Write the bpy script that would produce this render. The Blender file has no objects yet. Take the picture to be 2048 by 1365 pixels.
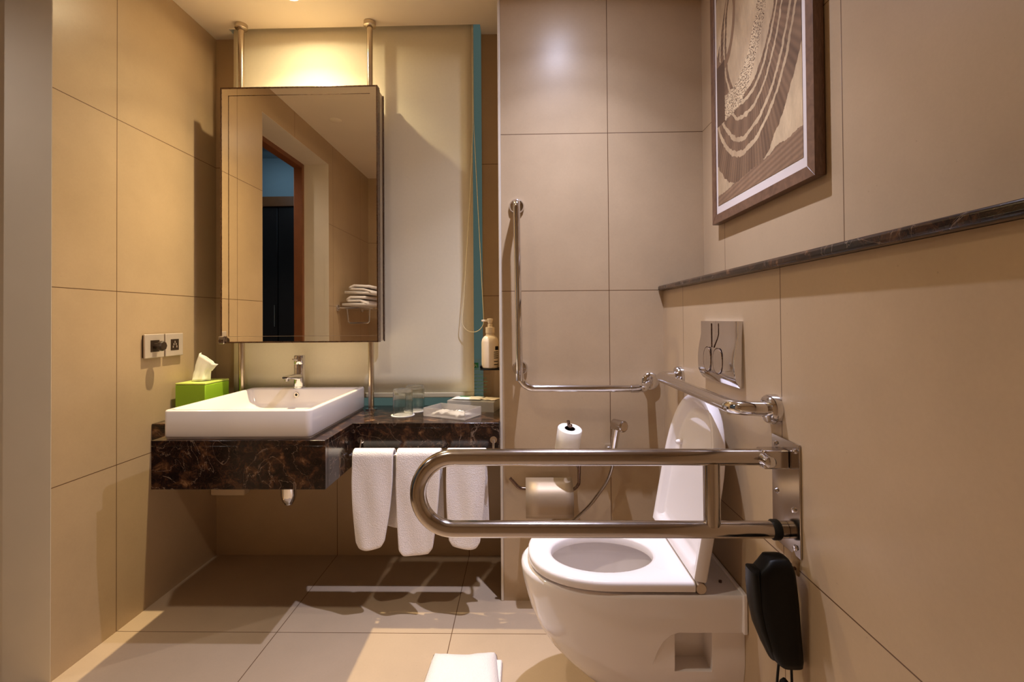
import bpy, bmesh, math, random
from mathutils import Vector, Matrix, noise

# ------------------------------------------------------------------ camera
S = bpy.context.scene
C = S.collection
F_PX = 957.24
CAM_H = 1.065
def build_camera():
    yaw, pitch, roll = 0.0212, 0.0110, 0.0075
    fwd = Vector((-math.sin(yaw)*math.cos(pitch), math.cos(yaw)*math.cos(pitch), math.sin(pitch)))
    right = fwd.cross(Vector((0, 0, 1))).normalized()
    up = right.cross(fwd).normalized()
    r2 = right*math.cos(roll) - up*math.sin(roll)
    u2 = up*math.cos(roll) + right*math.sin(roll)
    m = Matrix((r2, u2, -fwd)).transposed().to_4x4()
    m.translation = Vector((0, 0, CAM_H))
    cd = bpy.data.cameras.new('camera'); co = bpy.data.objects.new('camera', cd); C.objects.link(co)
    co.matrix_world = m
    cd.sensor_fit = 'HORIZONTAL'; cd.sensor_width = 36.0; cd.lens = 36.0*F_PX/2048.0
    cd.shift_x = 0.0; cd.shift_y = (628.5-682.5)/2048.0
    cd.clip_start = 0.02
    S.camera = co
build_camera()

# ------------------------------------------------------------------ world, exposure
S.view_settings.view_transform = 'Standard'
S.view_settings.look = 'None'
S.view_settings.gamma = 1.0
S.view_settings.use_curve_mapping = False
S.view_settings.exposure = -0.06
W = bpy.data.worlds.new('world'); S.world = W; W.use_nodes = True
W.node_tree.nodes['Background'].inputs[0].default_value = (0.34, 0.42, 0.39, 1)
W.node_tree.nodes['Background'].inputs[1].default_value = 0.30

# ------------------------------------------------------------------ lights
def spot(name, loc, power, col, angle, blend, radius=0.02, aim=None):
    ld = bpy.data.lights.new(name, 'SPOT'); ld.energy = power; ld.color = col
    ld.spot_size = math.radians(angle); ld.spot_blend = blend; ld.shadow_soft_size = radius
    o = bpy.data.objects.new(name, ld); C.objects.link(o); o.location = loc
    if aim:
        o.rotation_euler = (Vector(aim)-Vector(loc)).to_track_quat('-Z', 'Y').to_euler()
    return o
def area(name, loc, power, col, sx, sy, aim):
    ld = bpy.data.lights.new(name, 'AREA'); ld.energy = power; ld.color = col
    ld.shape = 'RECTANGLE'; ld.size = sx; ld.size_y = sy
    o = bpy.data.objects.new(name, ld); C.objects.link(o); o.location = loc
    o.rotation_euler = (Vector(aim)-Vector(loc)).to_track_quat('-Z', 'Y').to_euler()
    return o
L_BASIN = (-0.91, 1.875); L_TOILET = (0.175, 1.39); L_ENTRY_FILL = (-0.75, 0.68)
def downlight(name, loc, power, col, prof, radius=0.014):
    """recessed lamp; prof is its beam profile, intensity over cos(angle from straight down)"""
    ld = bpy.data.lights.new(name, 'SPOT'); ld.energy = power; ld.color = col
    ld.spot_size = math.radians(172); ld.spot_blend = 0.1; ld.shadow_soft_size = radius
    ld.use_nodes = True; nt = ld.node_tree
    em = nt.nodes['Emission']
    g = nt.nodes.new('ShaderNodeTexCoord'); sp = nt.nodes.new('ShaderNodeSeparateXYZ'); nt.links.new(g.outputs['Normal'], sp.inputs[0])
    ab = nt.nodes.new('ShaderNodeMath'); ab.operation = 'ABSOLUTE'; nt.links.new(sp.outputs['Z'], ab.inputs[0])
    r = nt.nodes.new('ShaderNodeValToRGB'); nt.links.new(ab.outputs[0], r.inputs[0])
    e = r.color_ramp.elements
    e[0].position = prof[0][0]; e[0].color = (prof[0][1],)*3+(1,)
    e[1].position = prof[-1][0]; e[1].color = (prof[-1][1],)*3+(1,)
    for p, v in prof[1:-1]:
        x = e.new(p); x.color = (v, v, v, 1)
    nt.links.new(r.outputs[0], em.inputs['Strength'])
    o = bpy.data.objects.new(name, ld); C.objects.link(o); o.location = loc
    return o
BEAM = ((0.0, 0.0), (0.25, 0.02), (0.5, 0.038), (0.66, 0.10), (0.76, 0.24), (0.83, 0.40), (0.90, 0.66), (0.95, 0.90), (1.0, 1.0))
BEAM_B = ((0.0, 0.0), (0.25, 0.014), (0.5, 0.026), (0.66, 0.068), (0.76, 0.16), (0.83, 0.27), (0.90, 0.47), (0.95, 0.72), (0.985, 1.0))
downlight('basin_downlight_lamp', (L_BASIN[0], L_BASIN[1], 2.342), 205, (1.0, 0.80, 0.47), BEAM_B)
downlight('toilet_downlight_lamp', (L_TOILET[0], L_TOILET[1], 2.342), 122, (0.94, 0.975, 1.27), BEAM)
downlight('entry_fill_lamp', (L_ENTRY_FILL[0], L_ENTRY_FILL[1], 2.342), 74, (1.0, 0.86, 0.70), BEAM, 0.03)  # added fill in place of ambient light, brightens the front-facing surfaces
spot('corridor_lamp', (-2.35, 0.80, 2.40), 30, (1.0, 0.90, 0.84), 150, 0.5, 0.02)
area('corridor_cool_light', (-2.7, -0.9, 2.7), 3.2, (0.45, 0.72, 1.0), 0.5, 1.0, (-2.8, -1.4, 1.8))

# ------------------------------------------------------------------ materials
def new_mat(name):
    m = bpy.data.materials.new(name); m.use_nodes = True
    nt = m.node_tree; b = nt.nodes['Principled BSDF']
    return m, nt, b
def srgb(r, g, b):
    f = lambda c: (c/255/12.92) if c/255 <= 0.04045 else ((c/255+0.055)/1.055)**2.4
    return (f(r), f(g), f(b), 1)
def N(nt, t, **kw):
    n = nt.nodes.new(t)
    for k, v in kw.items(): setattr(n, k, v)
    return n
def mathn(nt, op, a, b=None, c=None):
    n = nt.nodes.new('ShaderNodeMath'); n.operation = op
    for i, v in enumerate((a, b, c)):
        if v is None: continue
        if isinstance(v, (int, float)): n.inputs[i].default_value = v
        else: nt.links.new(v, n.inputs[i])
    return n.outputs[0]
def mixc(nt, fac, a, b):
    n = nt.nodes.new('ShaderNodeMix'); n.data_type = 'RGBA'
    for sock, v in ((n.inputs[0], fac), (n.inputs[6], a), (n.inputs[7], b)):
        if isinstance(v, tuple): sock.default_value = v
        elif isinstance(v, (int, float)): sock.default_value = v
        else: nt.links.new(v, sock)
    return n.outputs[2]
def plain(name, col, rough=0.5, metal=0.0, noise_amt=0.06, scale=30, bump=0.0, spec=0.5, coat=0.0, sheen=0.0):
    m, nt, b = new_mat(name)
    tc = N(nt, 'ShaderNodeTexCoord'); nz = N(nt, 'ShaderNodeTexNoise'); nz.inputs['Scale'].default_value = scale
    nz.inputs['Detail'].default_value = 4
    nt.links.new(tc.outputs['Object'], nz.inputs['Vector'])
    dark = tuple(c*(1-noise_amt*2) for c in col[:3])+(1,)
    nt.links.new(mixc(nt, nz.outputs[0], dark, tuple(min(1, c*(1+noise_amt)) for c in col[:3])+(1,)), b.inputs['Base Color'])
    b.inputs['Roughness'].default_value = rough; b.inputs['Metallic'].default_value = metal
    b.inputs['Specular IOR Level'].default_value = spec
    b.inputs['Coat Weight'].default_value = coat
    b.inputs['Sheen Weight'].default_value = sheen
    if bump:
        bp = N(nt, 'ShaderNodeBump'); bp.inputs['Strength'].default_value = bump; bp.inputs['Distance'].default_value = 0.004
        nt.links.new(nz.outputs[0], bp.inputs['Height']); nt.links.new(bp.outputs[0], b.inputs['Normal'])
    return m
def tile(name, axis, off, col, joint_col, zoff=0.572, zaxis='Z', rough=0.345, pitch=0.6, spec=0.42):
    """large format stone tile with thin joints; world position drives it"""
    m, nt, b = new_mat(name)
    g = N(nt, 'ShaderNodeNewGeometry'); sp = N(nt, 'ShaderNodeSeparateXYZ'); nt.links.new(g.outputs['Position'], sp.inputs[0])
    def d(ax, o):
        a = mathn(nt, 'SUBTRACT', sp.outputs[ax], o); a = mathn(nt, 'DIVIDE', a, pitch); a = mathn(nt, 'ADD', a, 0.5)
        a = mathn(nt, 'FLOORED_MODULO', a, 1.0); a = mathn(nt, 'SUBTRACT', a, 0.5); a = mathn(nt, 'ABSOLUTE', a)
        return mathn(nt, 'MULTIPLY', a, pitch)
    dm = mathn(nt, 'MINIMUM', d(axis, off), d(zaxis, zoff))
    joint = mathn(nt, 'LESS_THAN', dm, 0.00125)
    n1 = N(nt, 'ShaderNodeTexNoise'); n1.inputs['Scale'].default_value = 3.2; n1.inputs['Detail'].default_value = 6; n1.inputs['Roughness'].default_value = 0.6
    n2 = N(nt, 'ShaderNodeTexNoise'); n2.inputs['Scale'].default_value = 160; n2.inputs['Detail'].default_value = 3
    n3 = N(nt, 'ShaderNodeTexVoronoi'); n3.inputs['Scale'].default_value = 26
    for n in (n1, n2, n3): nt.links.new(g.outputs['Position'], n.inputs['Vector'])
    c1 = mixc(nt, n1.outputs[0], tuple(c*0.80 for c in col[:3])+(1,), tuple(min(1, c*1.14) for c in col[:3])+(1,))
    c2 = mixc(nt, mathn(nt, 'MULTIPLY', n2.outputs[0], 0.16), c1, tuple(c*0.55 for c in col[:3])+(1,))
    spk = mathn(nt, 'LESS_THAN', n3.outputs['Distance'], 0.035)
    c3 = mixc(nt, mathn(nt, 'MULTIPLY', spk, 0.28), c2, tuple(c*0.4 for c in col[:3])+(1,))
    nt.links.new(mixc(nt, joint, c3, joint_col), b.inputs['Base Color'])
    b.inputs['Specular IOR Level'].default_value = spec
    rr = mathn(nt, 'ADD', mathn(nt, 'MULTIPLY', n1.outputs[0], 0.10), rough-0.05)
    nt.links.new(rr, b.inputs['Roughness'])
    h = mathn(nt, 'SUBTRACT', mathn(nt, 'MULTIPLY', n2.outputs[0], 0.10), joint)
    bp = N(nt, 'ShaderNodeBump'); bp.inputs['Strength'].default_value = 0.35; bp.inputs['Distance'].default_value = 0.0012
    nt.links.new(h, bp.inputs['Height']); nt.links.new(bp.outputs[0], b.inputs['Normal'])
    return m
def marble(name):
    m, nt, b = new_mat(name)
    g = N(nt, 'ShaderNodeNewGeometry')
    n1 = N(nt, 'ShaderNodeTexNoise'); n1.inputs['Scale'].default_value = 21; n1.inputs['Detail'].default_value = 9; n1.inputs['Roughness'].default_value = 0.66
    n1.inputs['Distortion'].default_value = 0.6
    n2 = N(nt, 'ShaderNodeTexNoise'); n2.inputs['Scale'].default_value = 34; n2.inputs['Detail'].default_value = 6; n2.inputs['Distortion'].default_value = 1.4
    n3 = N(nt, 'ShaderNodeTexNoise'); n3.inputs['Scale'].default_value = 6.5; n3.inputs['Detail'].default_value = 5; n3.inputs['Distortion'].default_value = 2.2
    for n in (n1, n2, n3): nt.links.new(g.outputs['Position'], n.inputs['Vector'])
    r1 = N(nt, 'ShaderNodeValToRGB'); nt.links.new(n1.outputs[0], r1.inputs[0])
    e = r1.color_ramp.elements; e[0].position = 0.40; e[0].color = (0.007, 0.0035, 0.003, 1); e[1].position = 0.78; e[1].color = (0.32, 0.17, 0.08, 1)
    x = e.new(0.52); x.color = (0.022, 0.010, 0.007, 1); x = e.new(0.61); x.color = (0.072, 0.031, 0.014, 1)
    v2 = mathn(nt, 'LESS_THAN', mathn(nt, 'ABSOLUTE', mathn(nt, 'SUBTRACT', n2.outputs[0], 0.5)), 0.010)
    v3 = mathn(nt, 'LESS_THAN', mathn(nt, 'ABSOLUTE', mathn(nt, 'SUBTRACT', n3.outputs[0], 0.52)), 0.0045)
    c = mixc(nt, mathn(nt, 'MULTIPLY', v2, 0.13), r1.outputs[0], (0.22, 0.12, 0.065, 1))
    c = mixc(nt, mathn(nt, 'MULTIPLY', v3, 0.28), c, (0.50, 0.36, 0.26, 1))
    nt.links.new(c, b.inputs['Base Color']); b.inputs['Roughness'].default_value = 0.16
    b.inputs['Specular IOR Level'].default_value = 0.5
    return m
def metal(name, col, rough, aniso=0.0):
    m, nt, b = new_mat(name)
    tc = N(nt, 'ShaderNodeTexCoord'); nz = N(nt, 'ShaderNodeTexNoise'); nz.inputs['Scale'].default_value = 60
    nt.links.new(tc.outputs['Object'], nz.inputs['Vector'])
    nt.links.new(mathn(nt, 'ADD', mathn(nt, 'MULTIPLY', nz.outputs[0], 0.05), rough), b.inputs['Roughness'])
    b.inputs['Base Color'].default_value = col; b.inputs['Metallic'].default_value = 1.0
    return m
def glass(name, col, rough=0.02, ior=1.45, thin=True, a=0.88, frost=0.0):
    """clear sheet: mostly see-through with a fresnel sheen"""
    m, nt, b = new_mat(name)
    out = nt.nodes['Material Output']
    tr = N(nt, 'ShaderNodeBsdfTransparent'); tr.inputs[0].default_value = col
    gl = N(nt, 'ShaderNodeBsdfGlass'); gl.inputs['Roughness'].default_value = rough; gl.inputs['IOR'].default_value = ior; gl.inputs[0].default_value = col
    mx = N(nt, 'ShaderNodeMixShader'); mx.inputs[0].default_value = 1-a
    nt.links.new(tr.outputs[0], mx.inputs[1]); nt.links.new(gl.outputs[0], mx.inputs[2])
    sh = mx.outputs[0]
    if frost:
        b.inputs['Base Color'].default_value = (0.80, 0.74, 0.70, 1); b.inputs['Roughness'].default_value = 0.3
        m2 = N(nt, 'ShaderNodeMixShader'); m2.inputs[0].default_value = frost
        nt.links.new(sh, m2.inputs[1]); nt.links.new(b.outputs[0], m2.inputs[2]); sh = m2.outputs[0]
    nt.links.new(sh, out.inputs[0])
    return m

TILE = srgb(192, 166, 132); JOINT = srgb(98, 68, 42)
M = {}
M['tile_left'] = tile('tile_left', 'Y', 1.628, TILE, JOINT)
M['tile_rear'] = tile('tile_rear', 'X', -0.8471, TILE, JOINT)
M['tile_toilet'] = tile('tile_toilet', 'X', 0.3306, TILE, JOINT)
M['tile_ru'] = tile('tile_right_upper', 'Y', 1.6348, TILE, JOINT)
M['tile_rl'] = tile('tile_right_lower', 'Y', 1.6022, TILE, JOINT)
M['tile_floor'] = tile('tile_floor', 'X', -0.8471, srgb(196, 172, 145), JOINT, zoff=1.6306, zaxis='Y', rough=0.42)
M['paint'] = plain('ceiling_paint', srgb(238, 224, 202), 0.8, noise_amt=0.02, scale=5)
M['plaster'] = plain('jamb_paint', srgb(228, 214, 192), 0.7, noise_amt=0.03, scale=8, bump=0.1)
M['marble'] = marble('dark_brown_marble')
M['chrome'] = metal('chrome', (0.72, 0.71, 0.73, 1), 0.06)
M['steel'] = metal('polished_steel', (0.50, 0.45, 0.41, 1), 0.13)
M['satin'] = metal('satin_steel', (0.66, 0.58, 0.50, 1), 0.28)
M['flap'] = plain('satin_flap', (0.42, 0.32, 0.225, 1), 0.5, metal=0.55, noise_amt=0.02)
M['pole'] = metal('pole_steel', (0.60, 0.52, 0.42, 1), 0.2)
M['dark_metal'] = metal('dark_bronze', (0.17, 0.11, 0.08, 1), 0.25)
M['mirror'] = metal('mirror_glass', (0.90, 0.86, 0.78, 1), 0.0)
M['mirror'].node_tree.nodes['Principled BSDF'].inputs['Roughness'].default_value = 0
for l in list(M['mirror'].node_tree.links):
    if l.to_socket.name == 'Roughness': M['mirror'].node_tree.links.remove(l)
M['ceramic'] = plain('white_ceramic', srgb(236, 228, 224), 0.10, noise_amt=0.01, scale=4, coat=0.3)
M['seat'] = plain('white_seat_plastic', srgb(238, 230, 228), 0.16, noise_amt=0.01, scale=4)
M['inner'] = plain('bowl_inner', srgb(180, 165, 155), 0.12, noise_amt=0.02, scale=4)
M['towel'] = plain('white_terry', srgb(248, 240, 238), 0.95, noise_amt=0.07, scale=300, bump=0.6, sheen=0.3)
M['paper'] = plain('white_paper', srgb(242, 236, 226), 0.85, noise_amt=0.03, scale=60)
M['blind'] = plain('blind_cloth', srgb(242, 235, 212), 0.9, noise_amt=0.02, scale=90)
M['hem'] = plain('blind_hem', srgb(205, 195, 165), 0.6, noise_amt=0.02)
M['cord'] = plain('cord_white', srgb(226, 214, 180), 0.6, noise_amt=0.02)
M['black'] = plain('black_plastic', (0.0008, 0.0007, 0.0007, 1), 0.45, noise_amt=0.1, spec=0.25)
M['grey'] = plain('grey_switch_plate', srgb(205, 190, 176), 0.38, metal=0.25, noise_amt=0.03)
M['brown'] = plain('dark_brown_plastic', srgb(52, 38, 28), 0.4, noise_amt=0.05)
M['lime'] = plain('lime_acrylic', srgb(160, 208, 50), 0.28, noise_amt=0.03, scale=8)
M['lime_edge'] = plain('lime_acrylic_edge', srgb(206, 226, 110), 0.3, noise_amt=0.02)
M['cream'] = plain('cream_plastic', srgb(232, 212, 182), 0.35, noise_amt=0.02)
M['green'] = plain('green_print', srgb(20, 135, 85), 0.6, noise_amt=0.03)
M['pale_green'] = plain('pale_green_print', srgb(110, 165, 130), 0.6, noise_amt=0.03)
M['white_print'] = plain('white_print', srgb(225, 240, 225), 0.6, noise_amt=0.0)
M['trim'] = plain('corner_trim', srgb(222, 210, 192), 0.35, metal=0.1, noise_amt=0.03)
M['acrylic'] = glass('clear_acrylic', (0.965, 0.955, 0.94, 1), 0.02, 1.42, a=0.25)
M['tray_acrylic'] = glass('frosted_tray_acrylic', (0.97, 0.96, 0.94, 1), 0.05, 1.3, a=0.6, frost=0.30)
M['tumbler'] = glass('tumbler_glass', (0.95, 0.955, 0.94, 1), 0.0, 1.40, a=0.12)
M['plaster_patch'] = plain('cream_filler', srgb(170, 140, 105), 0.9, noise_amt=0.15, scale=80, bump=0.8)
M['door_wood'] = plain('door_wood', srgb(132, 78, 42), 0.4, noise_amt=0.12, scale=14)
M['closet'] = plain('dark_closet', srgb(48, 40, 38), 0.25, noise_amt=0.1, scale=5)
M['corr_wall'] = plain('corridor_wall', srgb(150, 165, 172), 0.8, noise_amt=0.03, scale=5)
M['corr_floor'] = plain('corridor_floor', srgb(90, 70, 55), 0.5, noise_amt=0.1, scale=5)
M['rubber'] = plain('black_band', srgb(10, 9, 9), 0.7, noise_amt=0.1)
M['pane'] = glass('teal_window_glass', (0.74, 0.84, 0.82, 1), 0.02, 1.3, a=0.55)
def wood_mat():
    m, nt, b = new_mat('brown_frame_wood')
    tc = N(nt, 'ShaderNodeTexCoord'); mp = N(nt, 'ShaderNodeMapping'); mp.inputs['Scale'].default_value = (40, 6, 6)
    nz = N(nt, 'ShaderNodeTexNoise'); nz.inputs['Scale'].default_value = 6; nz.inputs['Detail'].default_value = 6; nz.inputs['Distortion'].default_value = 1.0
    nt.links.new(tc.outputs['Object'], mp.inputs[0]); nt.links.new(mp.outputs[0], nz.inputs['Vector'])
    nt.links.new(mixc(nt, nz.outputs[0], srgb(70, 46, 32), srgb(142, 106, 80)), b.inputs['Base Color'])
    b.inputs['Roughness'].default_value = 0.38
    return m
M['wood'] = wood_mat()
def emis(name, col, st):
    m, nt, b = new_mat(name); b.inputs['Emission Color'].default_value = col; b.inputs['Emission Strength'].default_value = st
    return m
M['lamp_on'] = emis('lamp_lens', (1, 0.95, 0.85, 1), 14)

# ------------------------------------------------------------------ mesh helpers
def tag(o, label, cat, group=None):
    o['label'] = label; o['category'] = cat
    if group: o['group'] = group
    return o
def empty(name, loc, label, cat, group=None, rot=(0, 0, 0)):
    o = bpy.data.objects.new(name, None); C.objects.link(o); o.location = loc; o.rotation_euler = rot
    o.empty_display_size = 0.05
    return tag(o, label, cat, group)
def obj(name, bm, mat, parent=None, smooth=True, bevel=0.0, segs=2, sub=0, solid=0.0, auto=40):
    bmesh.ops.recalc_face_normals(bm, faces=bm.faces)
    me = bpy.data.meshes.new(name); bm.to_mesh(me); bm.free()
    o = bpy.data.objects.new(name, me); C.objects.link(o)
    me.materials.append(mat)
    if smooth:
        me.polygons.foreach_set('use_smooth', [True]*len(me.polygons))
        me.set_sharp_from_angle(angle=math.radians(auto))
    if solid:
        md = o.modifiers.new('solidify', 'SOLIDIFY'); md.thickness = solid; md.offset = 0
    if bevel:
        md = o.modifiers.new('bevel', 'BEVEL'); md.width = bevel; md.segments = segs; md.limit_method = 'ANGLE'; md.angle_limit = math.radians(35)
        md.harden_normals = False
    if sub:
        md = o.modifiers.new('subsurf', 'SUBSURF'); md.levels = sub; md.render_levels = sub
    if parent is not None:
        o.parent = parent
        # geometry is written in world coordinates: bring it into the parent's frame
        pm = Matrix.Identity(4); q = parent
        while q is not None:
            pm = Matrix.LocRotScale(q.location, q.rotation_euler, None) @ pm; q = q.parent
        me.transform(pm.inverted())
    return o
def struct(name, bm, mat, **kw):
    o = obj(name, bm, mat, **kw); o['kind'] = 'structure'; return o
def box(bm, x0, x1, y0, y1, z0, z1, rot=None):
    vs = [bm.verts.new((x, y, z)) for x in (x0, x1) for y in (y0, y1) for z in (z0, z1)]
    for f in ((0, 1, 3, 2), (4, 6, 7, 5), (0, 4, 5, 1), (2, 3, 7, 6), (0, 2, 6, 4), (1, 5, 7, 3)):
        bm.faces.new([vs[i] for i in f])
    if rot is not None:
        for v in vs: v.co = rot @ v.co
    return bm
def bx(*a, rot=None):
    return box(bmesh.new(), *a, rot=rot)
def rings(bm, rr, closed=True, cap0=True, cap1=True):
    """loft a list of vertex rings"""
    vr = [[bm.verts.new(p) for p in r] for r in rr]
    n = len(vr[0])
    for a, b in zip(vr, vr[1:]):
        for i in range(n if closed else n-1):
            j = (i+1) % n
            bm.faces.new((a[i], a[j], b[j], b[i]))
    if cap0 and closed: bm.faces.new(list(reversed(vr[0])))
    if cap1 and closed: bm.faces.new(vr[-1])
    return bm
def fillet(pts, r, n=8):
    pts = [Vector(p) for p in pts]; out = [pts[0]]
    for i in range(1, len(pts)-1):
        a, b, c = pts[i-1], pts[i], pts[i+1]
        rr = r[i-1] if isinstance(r, (list, tuple)) else r
        d1 = (a-b).normalized(); d2 = (c-b).normalized()
        ang = d1.angle(d2)
        t = min(rr/math.tan(ang/2), (a-b).length*0.499, (c-b).length*0.499); rad = t*math.tan(ang/2)
        ctr = b+(d1+d2).normalized()*(rad/math.sin(ang/2))
        p1 = b+d1*t; p2 = b+d2*t
        v1 = (p1-ctr); v2 = (p2-ctr); tot = v1.angle(v2)
        for k in range(n+1):
            s = k/n
            out.append(ctr+(v1*math.sin((1-s)*tot)+v2*math.sin(s*tot))/math.sin(tot))
    out.append(pts[-1]); return out
def tube(bm, pts, r, seg=20, caps=True):
    pts = [Vector(p) for p in pts]
    t0 = (pts[1]-pts[0]).normalized()
    nrm = t0.orthogonal().normalized(); rr = []
    for i, p in enumerate(pts):
        if i == 0: t = (pts[1]-p)
        elif i == len(pts)-1: t = p-pts[-2]
        else: t = (pts[i+1]-p).normalized()+(p-pts[i-1]).normalized()
        t.normalize()
        nrm = (nrm-t*nrm.dot(t)).normalized(); bn = t.cross(nrm)
        ra = r[i] if isinstance(r, (list, tuple)) else r
        rr.append([p+(nrm*math.cos(2*math.pi*k/seg)+bn*math.sin(2*math.pi*k/seg))*ra for k in range(seg)])
    return rings(bm, rr, cap0=caps, cap1=caps)
def tb(pts, r, seg=20): return tube(bmesh.new(), pts, r, seg)
def lathe(bm, prof, origin=(0, 0, 0), axis='Z', seg=40, cap0=True, cap1=True, mat=None):
    o = Vector(origin); rr = []
    for r, h in prof:
        ring = []
        for k in range(seg):
            a = 2*math.pi*k/seg; c, s = math.cos(a)*r, math.sin(a)*r
            v = {'Z': Vector((c, s, h)), 'Y': Vector((c, h, -s)), 'X': Vector((h, c, s)), }[axis]
            if mat is not None: v = mat @ v
            ring.append(o+v)
        rr.append(ring)
    return rings(bm, rr, cap0=cap0, cap1=cap1)
def rrect(x0, x1, y0, y1, r, z, n=6):
    out = []
    for cx, cy, a0 in ((x1-r, y1-r, 0), (x0+r, y1-r, 90), (x0+r, y0+r, 180), (x1-r, y0+r, 270)):
        for k in range(n+1):
            a = math.radians(a0+90*k/n); out.append((cx+r*math.cos(a), cy+r*math.sin(a), z))
    return out
def boolean(o, cutter_bm):
    me = bpy.data.meshes.new('c'); bmesh.ops.recalc_face_normals(cutter_bm, faces=cutter_bm.faces); cutter_bm.to_mesh(me); cutter_bm.free()
    c = bpy.data.objects.new('c', me); C.objects.link(c)
    if o.parent: c.matrix_world = Matrix.Identity(4)
    md = o.modifiers.new('b', 'BOOLEAN'); md.object = c; md.operation = 'DIFFERENCE'; md.solver = 'EXACT'
    bpy.context.view_layer.update()
    dg = bpy.context.evaluated_depsgraph_get()
    nm = bpy.data.meshes.new_from_object(o.evaluated_get(dg))
    o.modifiers.clear(); o.data = nm
    bpy.data.objects.remove(c)
    nm.polygons.foreach_set('use_smooth', [True]*len(nm.polygons)); nm.set_sharp_from_angle(angle=math.radians(38))

# ------------------------------------------------------------------ room shell
XL, XRU, XRL = -1.4037, 0.6889, 0.5346
YR, YT, YB = 2.1673, 1.8223, -0.388
HC = 2.3669
struct('floor', bx(XL-0.20, XRU+0.1, YB-0.1, YR+0.1, -0.06, 0.0), M['tile_floor'], smooth=False)
SX0, SX1, SY = -1.298, -0.176, 2.092                                # recess for the blind
bm = bx(XL-0.02, XRU+0.1, YB-0.1, SY, HC, HC+0.06)
box(bm, XL-0.02, SX0, SY, YR+0.1, HC, HC+0.06); box(bm, SX1, XRU+0.1, SY, YR+0.1, HC, HC+0.06)
struct('ceiling', bm, M['paint'], smooth=False)
bm = bx(SX0-0.03, SX0, SY, YR+0.12, HC+0.06, 2.66); box(bm, SX1, SX1+0.03, SY, YR+0.12, HC+0.06, 2.66)
box(bm, SX0-0.03, SX1+0.03, SY-0.026, SY, HC+0.06, 2.66); box(bm, SX0-0.03, SX1+0.03, SY-0.026, YR+0.12, 2.66, 2.69)
struct('trim_1', bm, M['paint'], smooth=False)                      # sides of the blind recess in the ceiling
# left wall with the doorway between D0 and D1
D0, D1, DZ, DX = 0.506, 1.3992, 2.205, -1.585
bm = bx(XL-0.03, XL, D1, YR+0.05, 0, HC); box(bm, XL-0.03, XL, YB-0.05, D0, 0, HC); box(bm, XL-0.03, XL, D0, D1, DZ, HC)
struct('wall_left', bm, M['tile_left'], smooth=False)
bm = bx(DX, XL-0.03, D1, D1+0.13, 0, 2.9); box(bm, DX, XL-0.03, D0-0.13, D0, 0, 2.9); box(bm, DX, XL-0.03, D0, D1, DZ, 2.9)
box(bm, XL-0.031, XL-0.0004, D1-0.0015, D1-0.0001, 0, DZ); box(bm, XL-0.031, XL-0.0004, D0+0.0001, D0+0.0015, 0, DZ); box(bm, XL-0.031, XL-0.0004, D0, D1, DZ-0.0015, DZ-0.0001)
struct('trim_2', bm, M['plaster'], smooth=False)                    # plastered door reveal
bm = bx(DX-0.065, DX, D1-0.027, D1+0.073, 0, DZ+0.07); box(bm, DX-0.065, DX, D0-0.073, D0+0.027, 0, DZ+0.07); box(bm, DX-0.065, DX, D0+0.027, D1-0.027, DZ-0.03, DZ+0.07)
struct('trim_3', bm, M['door_wood'], smooth=False, bevel=0.004)     # wooden door casing
# rear wall round the window
bm = bx(XL, SX0, YR, YR+0.08, 0, HC+0.1); box(bm, -0.178, 0.02, YR, YR+0.08, 0, HC+0.1); box(bm, SX0, -0.178, YR, YR+0.08, 0, 0.66)
struct('wall_rear', bm, M['tile_rear'], smooth=False)
struct('window_1', bx(SX0, -0.178, YR-0.012, YR-0.002, 0.670, 2.60), M['pane'], smooth=False)
struct('wall_toilet', bx(-0.077, XRU+0.05, YT, YR+0.05, 0, HC), M['tile_toilet'], smooth=False)
struct('trim_4', bx(-0.0875, -0.0775, YT-0.004, YT+0.03, 0, HC), M['trim'], smooth=False, bevel=0.002)   # metal corner profile
struct('wall_right', bx(XRU, XRU+0.05, YB-0.05, YT, 1.17, HC), M['tile_ru'], smooth=False)
struct('wall_right_lower', bx(XRL, XRU+0.05, YB-0.05, YT, 0, 1.168), M['tile_rl'], smooth=False)
ledge = obj('marble_ledge', bx(0.514, XRU, YB, YT, 1.1685, 1.187), M['marble'], smooth=True, bevel=0.006, segs=3)
ledge['kind'] = 'structure'; ledge.name = 'trim_5'
struct('wall_back', bx(XL-0.03, XRU+0.05, YB-0.05, YB, 0, HC), M['tile_rear'], smooth=False)
# corridor seen through the doorway in the mirror
CX = DX-0.066
bm = bx(-3.6, CX, 2.6, 2.65, 0, 3.0); box(bm, -3.65, -3.6, -2.0, 2.65, 0, 3.0); box(bm, CX-0.03, CX, -2.0, D0-0.073, 0, 3.0); box(bm, CX-0.03, CX, D1+0.073, 2.65, 0, 3.0); box(bm, CX-0.03, CX, D0-0.073, D1+0.073, DZ+0.071, 3.0)
struct('wall_corridor', bm, M['corr_wall'], smooth=False)
struct('wall_corridor_end', bx(-3.6, CX-0.03, -1.70, -1.65, 0, 3.0), M['corr_wall'], smooth=False)
struct('floor_corridor', bx(-3.65, XL-0.20, -2.0, 2.65, -0.06, -0.001), M['corr_floor'], smooth=False)
struct('ceiling_corridor', bx(-3.65, -1.60, -2.0, 2.65, 3.0, 3.05), M['corr_wall'], smooth=False)
wd = empty('wardrobe', (-2.7, -1.55, 0), 'tall dark wardrobe with brown wooden header, seen in the mirror through the doorway', 'wardrobe')
obj('door', bx(-3.58, -2.86, -1.62, -1.58, 0.002, 2.40), M['closet'], wd, bevel=0.003)
obj('door', bx(-2.85, -2.10, -1.62, -1.58, 0.002, 2.40), M['closet'], wd, bevel=0.003)
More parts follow.
